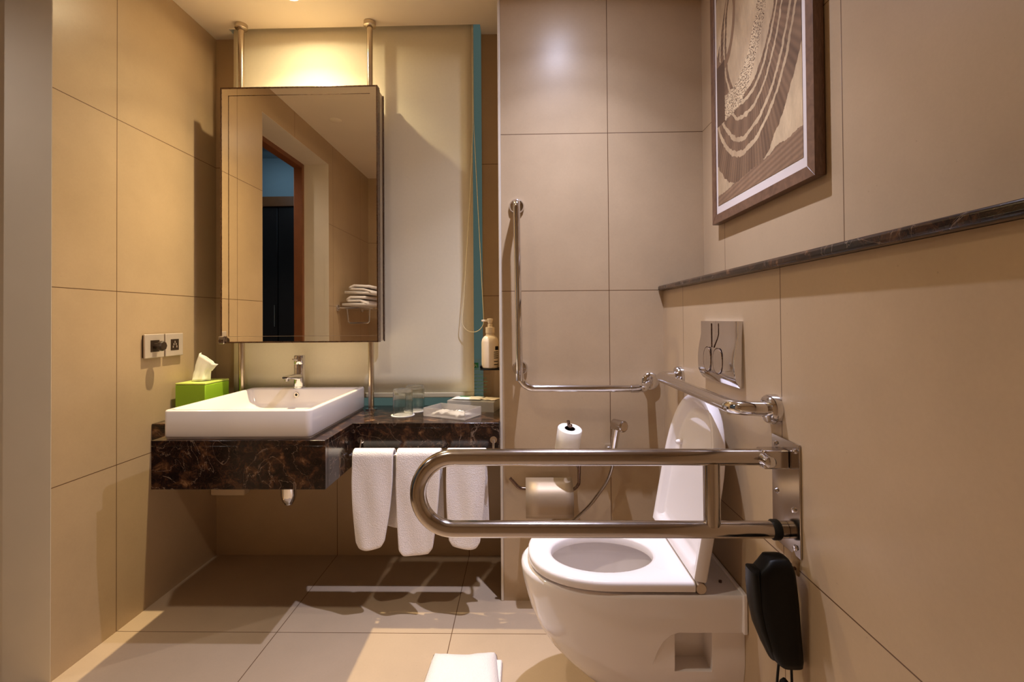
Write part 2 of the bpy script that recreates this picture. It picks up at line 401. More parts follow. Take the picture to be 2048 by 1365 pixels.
obj('header', bx(-3.58, -2.10, -1.645, -1.55, 2.405, 2.52), M['door_wood'], wd, bevel=0.004)
obj('door_handle', tb([(-2.88, -1.55, 1.0), (-2.88, -1.55, 1.25)], 0.008), M['steel'], wd)

# ------------------------------------------------------------------ vanity counter
ZC = 0.680
XD0, XD1, YD, YS = -1.206, -0.636, 1.530, 1.783
vc = empty('vanity_counter', (-0.9, 1.8, 0.52), 'dark brown veined marble vanity counter fixed between the walls under the mirror', 'counter')
bm = bmesh.new()
def prism(bm, poly, z0, z1):
    return rings(bm, [[(x, y, z0) for x, y in poly], [(x, y, z1) for x, y in poly]])
prism(bm, [(XL+.001, YS), (XD0, YS), (XD0, YD), (XD1, YD), (XD1, YS), (-0.0885, YS), (-0.0885, 2.150), (XL+.001, 2.150)], ZC-0.018, ZC)
ct = obj('countertop', bm, M['marble'], vc, bevel=0.0015)
obj('front_apron', bx(XD0, XD1, YD+0.0005, YD+0.02, 0.522, ZC-0.0182), M['marble'], vc, bevel=0.001)
obj('side_apron', bx(XD0, XD0+0.02, YD+0.021, 2.14, 0.522, ZC-0.0182), M['marble'], vc, bevel=0.001)
obj('side_apron', bx(XD1-0.02, XD1, YD+0.021, 2.14, 0.522, ZC-0.0182), M['marble'], vc, bevel=0.001)
obj('shelf_apron', bx(XD1+0.0005, -0.0885, YS+0.0005, YS+0.02, 0.586, ZC-0.0182), M['marble'], vc, bevel=0.001)
obj('shelf_apron', bx(XL+.001, XD0-0.0005, YS+0.0005, YS+0.02, 0.586, ZC-0.0182), M['marble'], vc, bevel=0.001)

# ------------------------------------------------------------------ wash basin
BX0, BX1, BY0, BY1, BZ = -1.180, -0.691, 1.545, 2.092, 0.7755
wb = empty('wash_basin', (-0.92, 1.76, ZC), 'white rectangular ceramic vessel basin on the marble counter', 'basin')
bm = bmesh.new(); R = []
R.append(rrect(BX0+0.005, BX1-0.005, BY0+0.005, BY1-0.005, 0.012, ZC+0.0005))
R.append(rrect(BX0+0.005, BX1-0.005, BY0+0.005, BY1-0.005, 0.012, ZC+0.0045))
R.append(rrect(BX0+0.002, BX1-0.002, BY0+0.002, BY1-0.002, 0.016, ZC+0.0065))
R.append(rrect(BX0, BX1, BY0, BY1, 0.018, ZC+0.010))
R.append(rrect(BX0, BX1, BY0, BY1, 0.018, BZ-0.006))
R.append(rrect(BX0+0.002, BX1-0.002, BY0+0.002, BY1-0.002, 0.017, BZ-0.0015))
R.append(rrect(BX0+0.006, BX1-0.006, BY0+0.006, BY1-0.006, 0.015, BZ))
ix0, ix1, iy0, iy1 = BX0+0.020, BX1-0.020, BY0+0.020, BY1-0.072
R.append(rrect(ix0-0.004, ix1+0.004, iy0-0.004, iy1+0.004, 0.022, BZ))
R.append(rrect(ix0, ix1, iy0, iy1, 0.022, BZ-0.004))
R.append(rrect(ix0+0.006, ix1-0.006, iy0+0.008, iy1-0.008, 0.028, BZ-0.05))
R.append(rrect(ix0+0.02, ix1-0.02, iy0+0.03, iy1-0.02, 0.05, BZ-0.076))
R.append(rrect(ix0+0.05, ix1-0.05, iy0+0.08, iy1-0.05, 0.06, BZ-0.082))
R.append(rrect(ix0+0.19, ix1-0.19, iy0+0.18, iy1-0.18, 0.014, BZ-0.084))
rings(bm, R)
obj('basin_body', bm, M['ceramic'], wb, auto=60)
obj('drain', lathe(bmesh.new(), [(0.0, 0.004), (0.018, 0.004), (0.022, 0.002), (0.022, 0.0)], (-0.935, 1.77, BZ-0.084), cap0=False), M['chrome'], wb)
ov = bmesh.new()
lathe(ov, [(0.0055, 0.004), (0.0055, -0.0045), (0.010, -0.0045), (0.0105, -0.003), (0.0105, 0.004)], (-0.960, iy1-0.003, BZ-0.024), axis='Y')
obj('overflow_ring', ov, M['steel'], wb)
obj('overflow_hole', lathe(bmesh.new(), [(0.0, -0.0022), (0.0055, -0.0022), (0.0055, 0.002), (0, .002)], (-0.960, iy1-0.003, BZ-0.024), axis='Y'), M['black'], wb)

fa = empty('basin_faucet', (-0.966, 2.056, BZ), 'chrome single-lever mixer tap standing on the white basin', 'faucet')
fx, fy = -0.966, 2.056
obj('faucet_body', lathe(bmesh.new(), [(0.027, 0), (0.027, 0.004), (0.0235, 0.006), (0.0225, 0.05), (0.0225, 0.098), (0.021, 0.1), (0.021, 0.102)], (fx, fy, BZ+0.0005)), M['chrome'], fa)
bm = bmesh.new(); RR = []
for s, w, h, z in ((0.0, .017, .014, .050), (0.05, .0155, .011, .055), (0.09, .015, .008, .058), (0.112, .014, .006, .058), (0.118, .011, .004, .058)):
    y = fy-0.012-s
    RR.append([(fx+w*math.copysign(abs(math.cos(a))**0.6, math.cos(a)), y, BZ+z+h*math.copysign(abs(math.sin(a))**0.7, math.sin(a))) for a in [2*math.pi*k/20 for k in range(20)]])
rings(bm, RR); obj('spout', bm, M['chrome'], fa, auto=60)
obj('aerator', lathe(bmesh.new(), [(0.009, 0), (0.009, 0.01)], (fx, fy-0.112, BZ+0.043)), M['chrome'], fa)
hd = obj('handle', lathe(bmesh.new(), [(0.0215, 0), (0.0225, 0.002), (0.0225, 0.034), (0.020, 0.038), (0.0, 0.039)], (fx, fy, BZ+0.103), cap1=False), M['chrome'], fa)
obj('lever_pin', tb([(fx, fy-0.02, BZ+0.122), (fx-0.004, fy-0.055, BZ+0.127)], 0.003, 12), M['chrome'], fa)

tr = empty('bottle_trap', (-0.888, 1.80, 0.37), 'chrome bottle trap hanging below the marble counter', 'drain trap')
obj('trap_cup', lathe(bmesh.new(), [(0.0, 0), (0.014, 0), (0.016, .006), (0.022, 0.012), (0.028, 0.035), (0.029, 0.13), (0.02, 0.14), (0.016, 0.145), (0.016, 0.28)], (-0.888, 1.80, 0.372), cap0=False), M['chrome'], tr)
obj('outlet_pipe', tb(fillet([(-0.888, 1.82, 0.50), (-0.888, YR-0.001, 0.50)], 0.01), 0.014), M['chrome'], tr)
o = obj('cover_box', bx(XL+0.002, -1.249, YR-0.045, YR-0.0005, 0.285, 0.38), M['cream'], bevel=0.004)
tag(o, 'white plastic box low on the dark wall under the counter corner', 'cover box')

# ------------------------------------------------------------------ roller blind
bl = empty('roller_blind', (-0.74, 2.115, 0.73), 'cream roller blind hanging over the window behind the mirror', 'blind')
bm = bmesh.new(); RR = []
for k in range(25):
    z = 0.742+(2.56-0.742)*k/24
    RR.append([(x, 2.115+0.0012*math.sin(z*5+x*3), z) for x in [-1.290+i*(1.290-0.214)/30 for i in range(31)]])
rings(bm, RR, closed=False); obj('blind_cloth', bm, M['blind'], bl, solid=0.001)
obj('hem_bar', bx(-1.290, -0.214, 2.108, 2.122, 0.722, 0.744), M['hem'], bl, bevel=0.004, segs=3)
obj('roller', tb([(-1.290, 2.137, 2.56), (-0.214, 2.137, 2.56)], 0.024), M['hem'], bl)
pts = []
for k in range(60):
    z = 2.45-(2.45-1.06)*k/59; f = max(0.0, (1.9-z)/0.85)
    pts.append((-0.212-0.050*min(1, f)**1.3, 2.098-0.018*min(1, f), z))
for k in range(1, 12):
    a = math.pi*k/12; pts.append((-0.2145-0.0475*math.cos(a), 2.080, 1.06-0.05*math.sin(a)))
for k in range(60):
    z = 1.06+(2.45-1.06)*k/59; f = max(0.0, (1.95-z)/0.89)
    pts.append((-0.208+0.041*min(1, f)**1.0, 2.098-0.018*min(1, f), z))
obj('pull_chain', tb(pts, 0.0017, 8), M['cord'], bl)

# ------------------------------------------------------------------ mirror cabinet on poles
mc = empty('mirror_cabinet', (-0.93, 2.06, ZC), 'tall rectangular mirror box in thin dark metal frame on two steel poles above the basin', 'mirror')
for x in (-1.222, -0.655):
    po = obj('pole', tb([(x, 2.06, ZC+0.002), (x, 2.06, HC-0.002)], 0.0125, 24), M['pole'], mc)
    obj('ceiling_flange', lathe(bmesh.new(), [(0.0135, -0.022), (0.024, -0.020), (0.026, -0.018), (0.026, 0)], (x, 2.06, HC-0.0003)), M['pole'], po)
    obj('base_flange', lathe(bmesh.new(), [(0.024, 0), (0.024, 0.004), (0.0135, 0.006)], (x, 2.06, ZC+0.0003)), M['chrome'], po)
MX0, MX1, MZ0, MZ1, MYF, MYB = -1.264, -0.598, 0.974, 2.050, 1.979, 2.022
obj('mirror_glass', bx(MX0+0.006, MX1-0.006, MYF, MYF+0.006, MZ0+0.006, MZ1-0.006), M['mirror'], mc, smooth=False)
bm = bmesh.new()
for a in ((MX0, MX0+0.006, MZ0, MZ1), (MX1-0.006, MX1, MZ0, MZ1), (MX0+0.006, MX1-0.006, MZ0, MZ0+0.006), (MX0+0.006, MX1-0.006, MZ1-0.006, MZ1)):
    box(bm, a[0], a[1], MYF-0.002, MYF+0.03, a[2], a[3])
obj('mirror_frame', bm, M['dark_metal'], mc, smooth=False, bevel=0.001)
bm = bx(MX0+0.012, MX1-0.004, MYF+0.030, MYB+0.055, MZ0+0.004, MZ1-0.006)
cb = obj('cabinet_box', bm, M['satin'], mc, bevel=0.002)
for x0, x1, yy0, yy1, nm in ((MX1-0.0038, MX1-0.002, MYF+0.036, MYF+0.040, 'edge_strip'), (MX1-0.0038, MX1-0.001, MYB+0.045, MYB+0.056, 'edge_strip')):
    obj(nm, bx(x0, x1, yy0, yy1, MZ0, MZ1-0.004), M['dark_metal'], mc, smooth=False)
bm = bmesh.new()
ty = MYF-0.0006
box(bm, MX0+0.034, MX0+0.0365, ty, MYF-0.0001, MZ0+0.028, MZ1-0.034)
box(bm, MX0+0.034, MX1-0.032, ty, MYF-0.0001, MZ1-0.0365, MZ1-0.034)
obj('border_line', bm, M['dark_metal'], mc, smooth=False)
obj('lower_line', bx(MX0+0.034, MX1-0.008, ty, MYF-0.0001, MZ0+0.027, MZ0+0.0285), M['satin'], mc, smooth=False)
cl = bx(MX0-0.002, MX0+0.022, MYF-0.012, MYF-0.0007, MZ0-0.004, MZ0+0.030)
obj('corner_clip', cl, M['steel'], mc, bevel=0.003)
obj('clip_screw', lathe(bmesh.new(), [(0.006, -0.006), (0.006, 0)], (MX0+0.009, MYF-0.0121, MZ0+0.010), axis='Y'), M['dark_metal'], mc)

# ------------------------------------------------------------------ ceiling light, detector
cl = empty('ceiling_downlight', (L_BASIN[0], L_BASIN[1], HC), 'round recessed ceiling downlight glowing above the basin', 'ceiling light')
obj('trim_ring', lathe(bmesh.new(), [(0.028, -0.001), (0.030, -0.006), (0.044, -0.005), (0.046, -0.0005)], (L_BASIN[0], L_BASIN[1], HC), cap0=False, cap1=False), M['paint'], cl)
obj('lens', lathe(bmesh.new(), [(0.0, -0.0032), (0.027, -0.0030), (0.029, -0.001)], (L_BASIN[0], L_BASIN[1], HC), cap0=False, cap1=False), M['lamp_on'], cl)
for (lx, ly), lab in ((L_TOILET, 'round recessed ceiling downlight above the toilet'), (L_ENTRY_FILL, 'round recessed fill light added to the ceiling near the door')):  # the fixture near the door is added to house the fill lamp
    cl = empty('ceiling_downlight', (lx, ly, HC), lab, 'ceiling light')
    obj('trim_ring', lathe(bmesh.new(), [(0.028, -0.001), (0.030, -0.006), (0.044, -0.005), (0.046, -0.0005)], (lx, ly, HC), cap0=False, cap1=False), M['paint'], cl)
    obj('lens', lathe(bmesh.new(), [(0.0, -0.0032), (0.027, -0.0030), (0.029, -0.001)], (lx, ly, HC), cap0=False, cap1=False), M['lamp_on'], cl)
o = obj('ceiling_sensor', lathe(bmesh.new(), [(0.0, -0.008), (0.032, -0.008), (0.038, -0.004), (0.04, -0.0003)], (-1.20, 0.89, HC), cap0=False), M['paint'])
tag(o, 'small round cream sensor on the ceiling, seen in the mirror', 'ceiling sensor')

# ------------------------------------------------------------------ switch plates
def plate(y0, label, cat, kind):
    z0, z1 = 0.929, 1.019; yc = y0+0.048; zc = (z0+z1)/2
    o = empty(cat.replace(' ', '_'), (XL, yc, z0), label, cat)
    obj('back_plate', bx(XL+0.0003, XL+0.006, y0+0.003, y0+0.093, z0+0.003, z1-0.003), M['brown'], o, bevel=0.001)
    obj('cover_plate', bx(XL+0.006, XL+0.0135, y0, y0+0.096, z0, z1), M['grey'], o, bevel=0.0025, segs=3)
    obj('insert', bx(XL+0.0132, XL+0.0145, yc-0.022, yc+0.022, zc-0.022, zc+0.022), M['brown'], o, bevel=0.0005)
    if kind == 'plug':
        obj('plug', lathe(bmesh.new(), [(0.011, 0), (0.011, 0.018), (0.019, 0.020), (0.019, 0.030), (0.016, 0.034), (0, 0.034)], (XL+0.0146, yc, zc), axis='X', seg=8, cap1=False), M['brown'], o, auto=20)
    else:
        bm = bmesh.new()
        for dy, dz in ((0, .011), (-.010, -.008), (.010, -.008), (-.006, .002), (.006, .002)):
            box(bm, XL+0.0145, XL+0.0152, yc+dy-0.0018, yc+dy+0.0018, zc+dz-0.004, zc+dz+0.004)
        obj('socket_hole', bm, M['grey'], o, smooth=False)
plate(1.7355, 'square grey socket plate with a dark plug in it, on the left wall', 'plugged socket', 'plug')
plate(1.8385, 'square grey empty multi-pin socket plate nearer the corner, above the green tissue box', 'socket plate', 'socket')

# ------------------------------------------------------------------ tissue box
tb0 = empty('tissue_box', (-1.323, 1.955, ZC), 'lime green acrylic tissue box in the counter corner beside the basin', 'tissue box')
tx0, tx1, ty0, ty1 = -1.384, -1.262, 1.880, 2.035
obj('box_shell', bx(tx0, tx1, ty0, ty1, ZC+0.0005, ZC+0.132), M['lime'], tb0, bevel=0.003)
bm = bx(tx0, tx1, ty0, ty1, ZC+0.1325, ZC+0.140)
obj('box_lid', bm, M['lime_edge'], tb0, bevel=0.002)
obj('slot', lathe(bmesh.new(), [(0.0, 0.0), (0.03, 0.0), (0.03, 0.0008), (0, .0008)], (-1.323, 1.955, ZC+0.1402)), M['brown'], tb0)
bm = bmesh.new(); RR = []
for j in range(11):
    t = j/10; ring = []
    for k in range(26):
        a = 2*math.pi*k/26
        r = (0.030-0.012*t+0.010*t*t)*(1+0.16*math.sin(a*5+t*2.0)+0.10*math.sin(a*3+1)+0.06*noise.noise(Vector((a*2, t*5, 0))))
        zz = ZC+0.1415+0.088*t+0.030*t*max(-1, min(1, -math.cos(a)*0.8+0.1))*(t > 0.5)
        ring.append((-1.328+0.030*t*t+math.cos(a)*r*(1.0+0.25*t), 1.950+math.sin(a)*r*(0.8-0.55*t), zz))
    RR.append(ring)
rings(bm, RR, cap0=False, cap1=False)
o = obj('tissue', bm, M['paper'], solid=0.0008)
tag(o, 'white paper tissue pulled up out of the green box', 'tissue')

# ------------------------------------------------------------------ glasses on coasters
def glass_set(x, y, lab, lab2):
    co = obj('paper_coaster', lathe(bmesh.new(), [(0.0, 0), (0.047, 0), (0.047, 0.0015), (0.0, 0.0015)], (x, y, ZC+0.0005), cap0=False, cap1=False), M['paper'])
    tag(co, lab2, 'coaster', 'paper coasters')
    g = obj('drinking_glass', lathe(bmesh.new(), [(0.040, 0.0), (0.0405, 0.03), (0.039, 0.085), (0.0385, 0.100), (0.036, 0.104), (0.0, 0.1045), (0.0, 0.092), (0.034, 0.091), (0.0355, 0.08), (0.0375, 0.03), (0.038, 0.0), (0.040, 0.0)], (x, y, ZC+0.0022), cap0=False, cap1=False), M['tumbler'])
    tag(g, lab, 'glass', 'tumblers on the counter')
glass_set(-0.4856, 1.932, 'upside-down glass tumbler in front, nearest the counter edge', 'round white paper coaster under the front tumbler')
glass_set(-0.458, 2.030, 'upside-down glass tumbler standing behind the other one by the blind', 'round white paper coaster under the rear tumbler')

# ------------------------------------------------------------------ acrylic trays with sachets
def tray(cx, cy, ang, w, d, h, label, name, flip=False):
    R_ = Matrix.Translation((cx, cy, 0)) @ Matrix.Rotation(ang, 4, 'Z')
    o = empty(name, (cx, cy, ZC), label, 'tray'); t = 0.003
    z0 = ZC+0.0006
    def b(a, nm): obj(nm, bx(*a, rot=R_), M['tray_acrylic'], o, smooth=False)
    zb = (z0+h-t, z0+h) if flip else (z0, z0+t)
    b((-w/2, w/2, -d/2, d/2, *zb), 'panel')
    zw = (z0, z0+h-t-0.0002) if flip else (z0+t+0.0002, z0+h)
    b((-w/2, w/2, -d/2, -d/2+t, *zw), 'side'); b((-w/2, w/2, d/2-t, d/2, *zw), 'side')
    b((-w/2, -w/2+t, -d/2+t, d/2-t, *zw), 'side'); b((w/2-t, w/2, -d/2+t, d/2-t, *zw), 'side')
    return R_
R1 = tray(-0.283, 1.920, math.radians(-26), 0.196, 0.122, 0.034, 'clear acrylic tray holding white sachets near the counter edge', 'acrylic_tray')
R2 = tray(-0.208, 2.058, math.radians(-13), 0.205, 0.112, 0.042, 'upturned clear acrylic tray with paper cards lying on top, by the wall', 'acrylic_tray', flip=True)
def sachet(bmx, R_, x, y, z, w, d, ang, seed, curl=0.006, th=0.004):
    M2 = R_ @ Matrix.Translation((x, y, z)) @ Matrix.Rotation(ang, 4, 'Z')
    nx, ny = 10, 6; rr = []
    for j in range(ny+1):
        rr.append([M2 @ Vector(((i/nx-.5)*w, (j/ny-.5)*d, curl*noise.noise(Vector((i*.45+seed, j*.5, seed*2)))+th*math.sin(math.pi*i/nx)*math.sin(math.pi*j/ny))) for i in range(nx+1)])
    return rings(bmx, rr, closed=False)
for i, (x, y, z, w, d, a, lab) in enumerate(((-0.035, 0.0, 0.012, 0.085, 0.06, 0.15, 'crumpled white sachet lying left in the acrylic tray'), (0.038, -0.008, 0.013, 0.075, 0.06, -0.25, 'crumpled white sachet lying right in the acrylic tray'))):
    o = obj('sachet', sachet(bmesh.new(), R1, x, y, ZC+z, w, d, a, 3.1+i*2, 0.012), M['paper'], solid=0.0025)
    tag(o, lab, 'sachet', 'paper sachets')
o = obj('paper_card', sachet(bmesh.new(), R2, -0.028, 0.0, ZC+0.0475, 0.125, 0.075, 0.05, 8, 0.002, 0.002), M['paper'], solid=0.0015)
bmx = bmesh.new()
M2 = R2 @ Matrix.Translation((-0.028, 0.0, 0)) @ Matrix.Rotation(0.05, 4, 'Z')
for xx, yy, ww in ((-0.02, 0.020, 0.05), (-0.018, 0.012, 0.04)):
    box(bmx, xx-ww/2, xx+ww/2, yy-0.0022, yy+0.0022, ZC+0.0500, ZC+0.0512, rot=M2)
obj('printed_text', bmx, M['green'], o, smooth=False)
tag(o, 'white folded card with green print lying on the upturned tray', 'card')
o = obj('paper_card', sachet(bmesh.new(), R2, 0.072, 0.005, ZC+0.0465, 0.070, 0.060, -0.2, 12, 0.002, 0.002), M['cream'], solid=0.0015)
tag(o, 'cream paper packet at the right end of the upturned tray', 'packet')

# ------------------------------------------------------------------ clear sign stand
sg = empty('sign_stand', (-0.205, 2.137, ZC), 'clear acrylic sign with small green logo standing behind the trays', 'sign')
obj('acrylic_sheet', bx(-0.271, -0.142, 2.136, 2.138, ZC+0.001, ZC+0.210), M['acrylic'], sg, smooth=False)
obj('sign_foot', bx(-0.271, -0.142, 2.132, 2.142, ZC+0.0002, ZC+0.0009), M['acrylic'], sg, smooth=False)
lg = obj('logo', bx(-0.219, -0.197, 2.1345, 2.1358, 0.849, 0.872), M['green'], sg, bevel=0.001)
pts = [(-0.2118, 2.1342, 0.868), (-0.2128, 2.1342, 0.861), (-0.2140, 2.1342, 0.8525)]
bmx = tb(pts, 0.0009, 6); tube(bmx, fillet([(-0.2135, 2.1342, 0.855), (-0.209, 2.1342, 0.8625), (-0.204, 2.1342, 0.8615), (-0.206, 2.1342, 0.853), (-0.202, 2.1342, 0.8535)], 0.002, 4), 0.0009, 6)
obj('logo_mark', bmx, M['white_print'], lg)
bmx = bmesh.new()
obj('logo_caption', bx(-0.222, -0.194, 2.1352, 2.1358, 0.842, 0.8450), M['pale_green'], sg, smooth=False)
for k in range(7):
    z = 0.818-0.0155*k; w = (0.030, 0.046, 0.050, 0.048, 0.050, 0.044, 0.03)[k]
    box(bmx, -0.208-w, -0.208+w, 2.1352, 2.1358, z, z+0.0022)
obj('text_line', bmx, M['pale_green'], sg, smooth=False)

# ------------------------------------------------------------------ soap dispenser on the wall edge
sx, sy, sz = -0.130, 1.93, 0.866
sd = empty('soap_dispenser', (sx, sy, sz), 'cream pump bottle in a black wall bracket at the edge of the tiled wall', 'soap bottle')
obj('bottle', lathe(bmesh.new(), [(0.0, 0), (0.030, 0), (0.034, 0.004), (0.035, 0.02), (0.035, 0.105), (0.032, 0.118), (0.024, 0.128), (0.0165, 0.132), (0.0165, 0.140)], (sx, sy, sz+0.003), cap0=False), M['cream'], sd)
obj('collar', lathe(bmesh.new(), [(0.0165, 0), (0.018, 0.001), (0.018, 0.024), (0.010, 0.026), (0.010, 0.036), (0.007, 0.038)], (sx, sy, sz+0.1435)), M['cream'], sd)
bmx = lathe(bmesh.new(), [(0.008, 0), (0.012, 0.016), (0.012, 0.020), (0.0, 0.021)], (sx, sy, sz+0.182), cap1=False)
box(bmx, sx-0.034, sx, sy-0.006, sy+0.006, sz+0.190, sz+0.198)
obj('pump_head', bmx, M['cream'], sd, bevel=0.002)
bmx = bx(sx-0.038, -0.0772, sy-0.038, sy+0.038, sz-0.002, sz+0.0025); 
obj('bracket', bmx, M['black'], sd, bevel=0.001)
obj('bracket_tab', bx(sx-0.040, sx-0.032, sy-0.02, sy+0.02, sz+0.003, sz+0.014), M['black'], sd, bevel=0.001)
bmx = bmesh.new()
def arcpatch(bmx, a0, a1, z0, z1, r):
    rings(bmx, [[(sx+r*math.cos(a0+(a1-a0)*k/6), sy+r*math.sin(a0+(a1-a0)*k/6), z) for k in range(7)] for z in (z0, z1)], closed=False)
arcpatch(bmx, math.radians(-52), math.radians(-20), sz+0.077, sz+0.092, 0.0355)
for z in (0.068, 0.060, 0.052, 0.044, 0.03, 0.018): arcpatch(bmx, math.radians(-62), math.radians(-25), sz+z, sz+z+0.003, 0.0355)
obj('printed_text', bmx, M['black'], sd)

# ------------------------------------------------------------------ towel rail with three towels
tr = empty('towel_rail', (-0.37, 1.72, 0.58), 'thin chrome towel rail under the shelf part of the marble counter', 'towel rail')
for y in (1.724, 1.743):
    obj('bar', tb([(-0.628, y, 0.577), (-0.105, y, 0.577)], 0.004, 14), M['chrome'], tr)
for x in (-0.606, -0.110):
    obj('bracket', tb(fillet([(x, 1.718, 0.577), (x, 1.760, 0.577), (x, YS-0.0005, 0.618)], 0.01), 0.0045, 12), M['chrome'], tr)
    obj('bracket_disc', lathe(bmesh.new(), [(0.013, -0.004), (0.013, 0)], (x, YS+0.0003, 0.618), axis='Y'), M['chrome'], tr)
def towel(x0, x1, zb, zback, label, seed, narrow=0.8):
    rnd = random.Random(seed); bm = bmesh.new(); n = 26; RR = []
    path = []
    for k in range(25): path.append((1.7145, zb+(0.576-zb)*k/24, 1-k/24))
    for k in range(1, 8):
        a = math.pi*k/8; path.append((1.7335-0.019*math.cos(a), 0.576+0.019*math.sin(a), 0))
    for k in range(20): path.append((1.7525, 0.576-(0.576-zback)*k/19, -k/19))
    xc = (x0+x1)/2; hw = (x1-x0)/2
    for (y, z, t) in path:
        ring = []
        for i in range(n+1):
            u = i/n*2-1
            if t > 0:
                w = hw*(1-(1-narrow)*max(0, t-0.25)**1.3/0.75**1.3)
                dy = -0.008*math.sin((u*2.2+seed)*1.7)*t-0.004*math.sin(u*5+seed*2+z*9)*min(1, t*2)-0.012*t
                x = xc-0.004*t*2+u*w
                dz = (0.010*u*u+0.004*u*math.sin(seed)+0.016*max(0, abs(u)-0.75)/0.25)*max(0, t-0.6)/0.4
            else:
                tt = -t; w = hw*(1-0.10*tt); x = xc+0.014*tt+u*w
                dy = 0.004*math.sin(u*4+seed)*tt+0.004*tt; dz = 0.004*math.sin(u*3+seed)*tt
                dy = min(dy, 0.006)
            ring.append((x, y+dy, z+dz))
        RR.append(ring)
    rings(bm, RR, closed=False)
    o = obj('hand_towel', bm, M['towel'], solid=0.011, sub=1)
    tag(o, label, 'towel', 'white towels on the rail')
    return o
towel(-0.615, -0.467, 0.246, 0.305, 'white terry towel hanging leftmost on the rail below the counter', 1.0, 0.70)
towel(-0.456, -0.296, 0.225, 0.30, 'white terry towel hanging in the middle of the rail, longest of the three', 2.3, 0.74)
towel(-0.275, -0.133, 0.250, 0.32, 'white terry towel hanging rightmost on the rail, next to the tiled corner', 4.1, 0.78)

# ------------------------------------------------------------------ floor towel
bm = bmesh.new(); RR = []
for j in range(31):
    v = j/30; ring = []
    for i in range(25):
        u = i/24
        xl = -0.287-0.020*(1-v); xr = -0.090+0.022*min(1, (1-v)*2.2)
        e = min(u, 1-u, v, 1-v)
        z = 0.006+0.028*min(1, e*9)**0.5+0.004*math.sin(u*6+1.2)*math.cos(v*3)+0.003*noise.noise(Vector((u*6, v*6, 1)))
        ring.append((xl+(xr-xl)*u, 1.14+0.380*v-0.018*math.sin(math.pi*u)**1.5*v, z))
    RR.append(ring)
rings(bm, RR, closed=False)
bt = empty('floor_towel', (-0.19, 1.32, 0), 'folded white bath mat towel lying on the floor tiles', 'bath mat')
obj('top_fold', bm, M['towel'], bt, solid=0.006)
obj('lower_fold', bx(-0.290, -0.070, 1.135, 1.495, 0.0005, 0.011), M['towel'], bt, bevel=0.005, segs=3)

# ------------------------------------------------------------------ L-shaped grab bar on the toilet wall
gb = empty('l_shaped_grab_bar', (0.2, YT, 0.81), 'L-shaped chrome grab bar on the tiled wall behind the toilet', 'grab bar')
YG = 1.745
p = fillet([(-0.0175, YT-0.004, 1.494), (-0.0175, YG, 1.500), (-0.0105, YG, 0.813), (0.440, YG, 0.810), (0.479, YT-0.004, 0.827)], [0.022, 0.055, 0.02], 10)
obj('bar_tube', tb(p, 0.0125, 24), M['chrome'], gb)
def flange_y(x, z, par, r=0.0285, y=YT):
    obj('wall_flange', lathe(bmesh.new(), [(r*0.5, -0.016), (r*0.86, -0.014), (r, -0.009), (r, 0)], (x, y-0.0004, z), axis='Y'), M['chrome'], par)
flange_y(-0.0175, 1.494, gb); flange_y(0.481, 0.828, gb, 0.032); flange_y(-0.0095, 0.880, gb)
obj('wall_spacer', tb([(-0.0095, YT-0.01, 0.880), (-0.0112, YG, 0.872)], 0.010), M['chrome'], gb)
obj('joint_sleeve', tb([(0.392, YG, 0.8105), (0.420, YG, 0.8105)], 0.0148), M['chrome'], gb)
obj('joint_sleeve', tb([(-0.0110, YG, 0.842), (-0.0112, YG, 0.868)], 0.0148), M['chrome'], gb)

# ------------------------------------------------------------------ U grab bar on the right wall
ug = empty('wall_grab_bar', (XRL, 1.3, 0.86), 'short chrome grab bar on the right wall below the flush plate', 'grab bar')
p = fillet([(XRL-0.004, 1.625, 0.871), (0.455, 1.606, 0.871), (0.455, 1.036, 0.871), (XRL-0.004, 1.025, 0.871)], [0.035, 0.05], 10)
obj('bar_tube', tb(p, 0.0155, 24), M['chrome'], ug)
for y in (1.625, 1.025):
    obj('wall_flange', lathe(bmesh.new(), [(0.017, -0.022), (0.028, -0.020), (0.0315, -0.014), (0.0315, 0)], (XRL-0.0004, y, 0.871), axis='X'), M['chrome'], ug)

# ------------------------------------------------------------------ flush plate
fp = empty('flush_plate', (XRL, 1.29, 0.9), 'chrome dual-button flush plate on the right wall above the toilet', 'flush plate')
py0, py1, pz0, pz1 = 1.172, 1.412, 0.893, 1.056
bm = bmesh.new(); RR = []
for k in range(15):
    t = k/14; z = pz0+(pz1-pz0)*t
    x = XRL-0.013-0.010*math.sin(math.pi*min(1, t*1.15+0.12))
    if t < 0.12: x += (0.12-t)/0.12*0.008
    RR.append([(XRL-0.0003, py0, z), (x+0.001, py0, z), (x, py0+0.003, z), (x, (py0+py1)/2, z), (x, py1-0.003, z), (x+0.001, py1, z), (XRL-0.0003, py1, z)])
rings(bm, RR); obj('plate_body', bm, M['chrome'], fp, auto=30)
obj('plate_groove', bx(XRL-0.0242, XRL-0.0210, 1.3055, 1.3070, 0.985, 1.050), M['dark_metal'], fp, smooth=False)
for y, r in ((1.268, 0.031), (1.338, 0.026)):
    bmx = bmesh.new()
    ring = [(XRL-0.0232, y+r*math.cos(a), 0.951+0.034*math.sin(a)) for a in [2*math.pi*k/40 for k in range(41)]]
    tube(bmx, ring, 0.0011, 8); obj('button_ring', bmx, M['dark_metal'], fp)
    bmx = bmesh.new(); r2 = r-0.001
    rr = [[(XRL-0.0230-dx, y+(r2-s)*math.cos(a), 0.951+(0.033-s)*math.sin(a)) for a in [2*math.pi*k/40 for k in range(40)]] for s, dx in ((0, 0), (0.001, 0.0012), (0.004, 0.0016))]
    rings(bmx, rr); obj('flush_button', bmx, M['chrome'], fp)

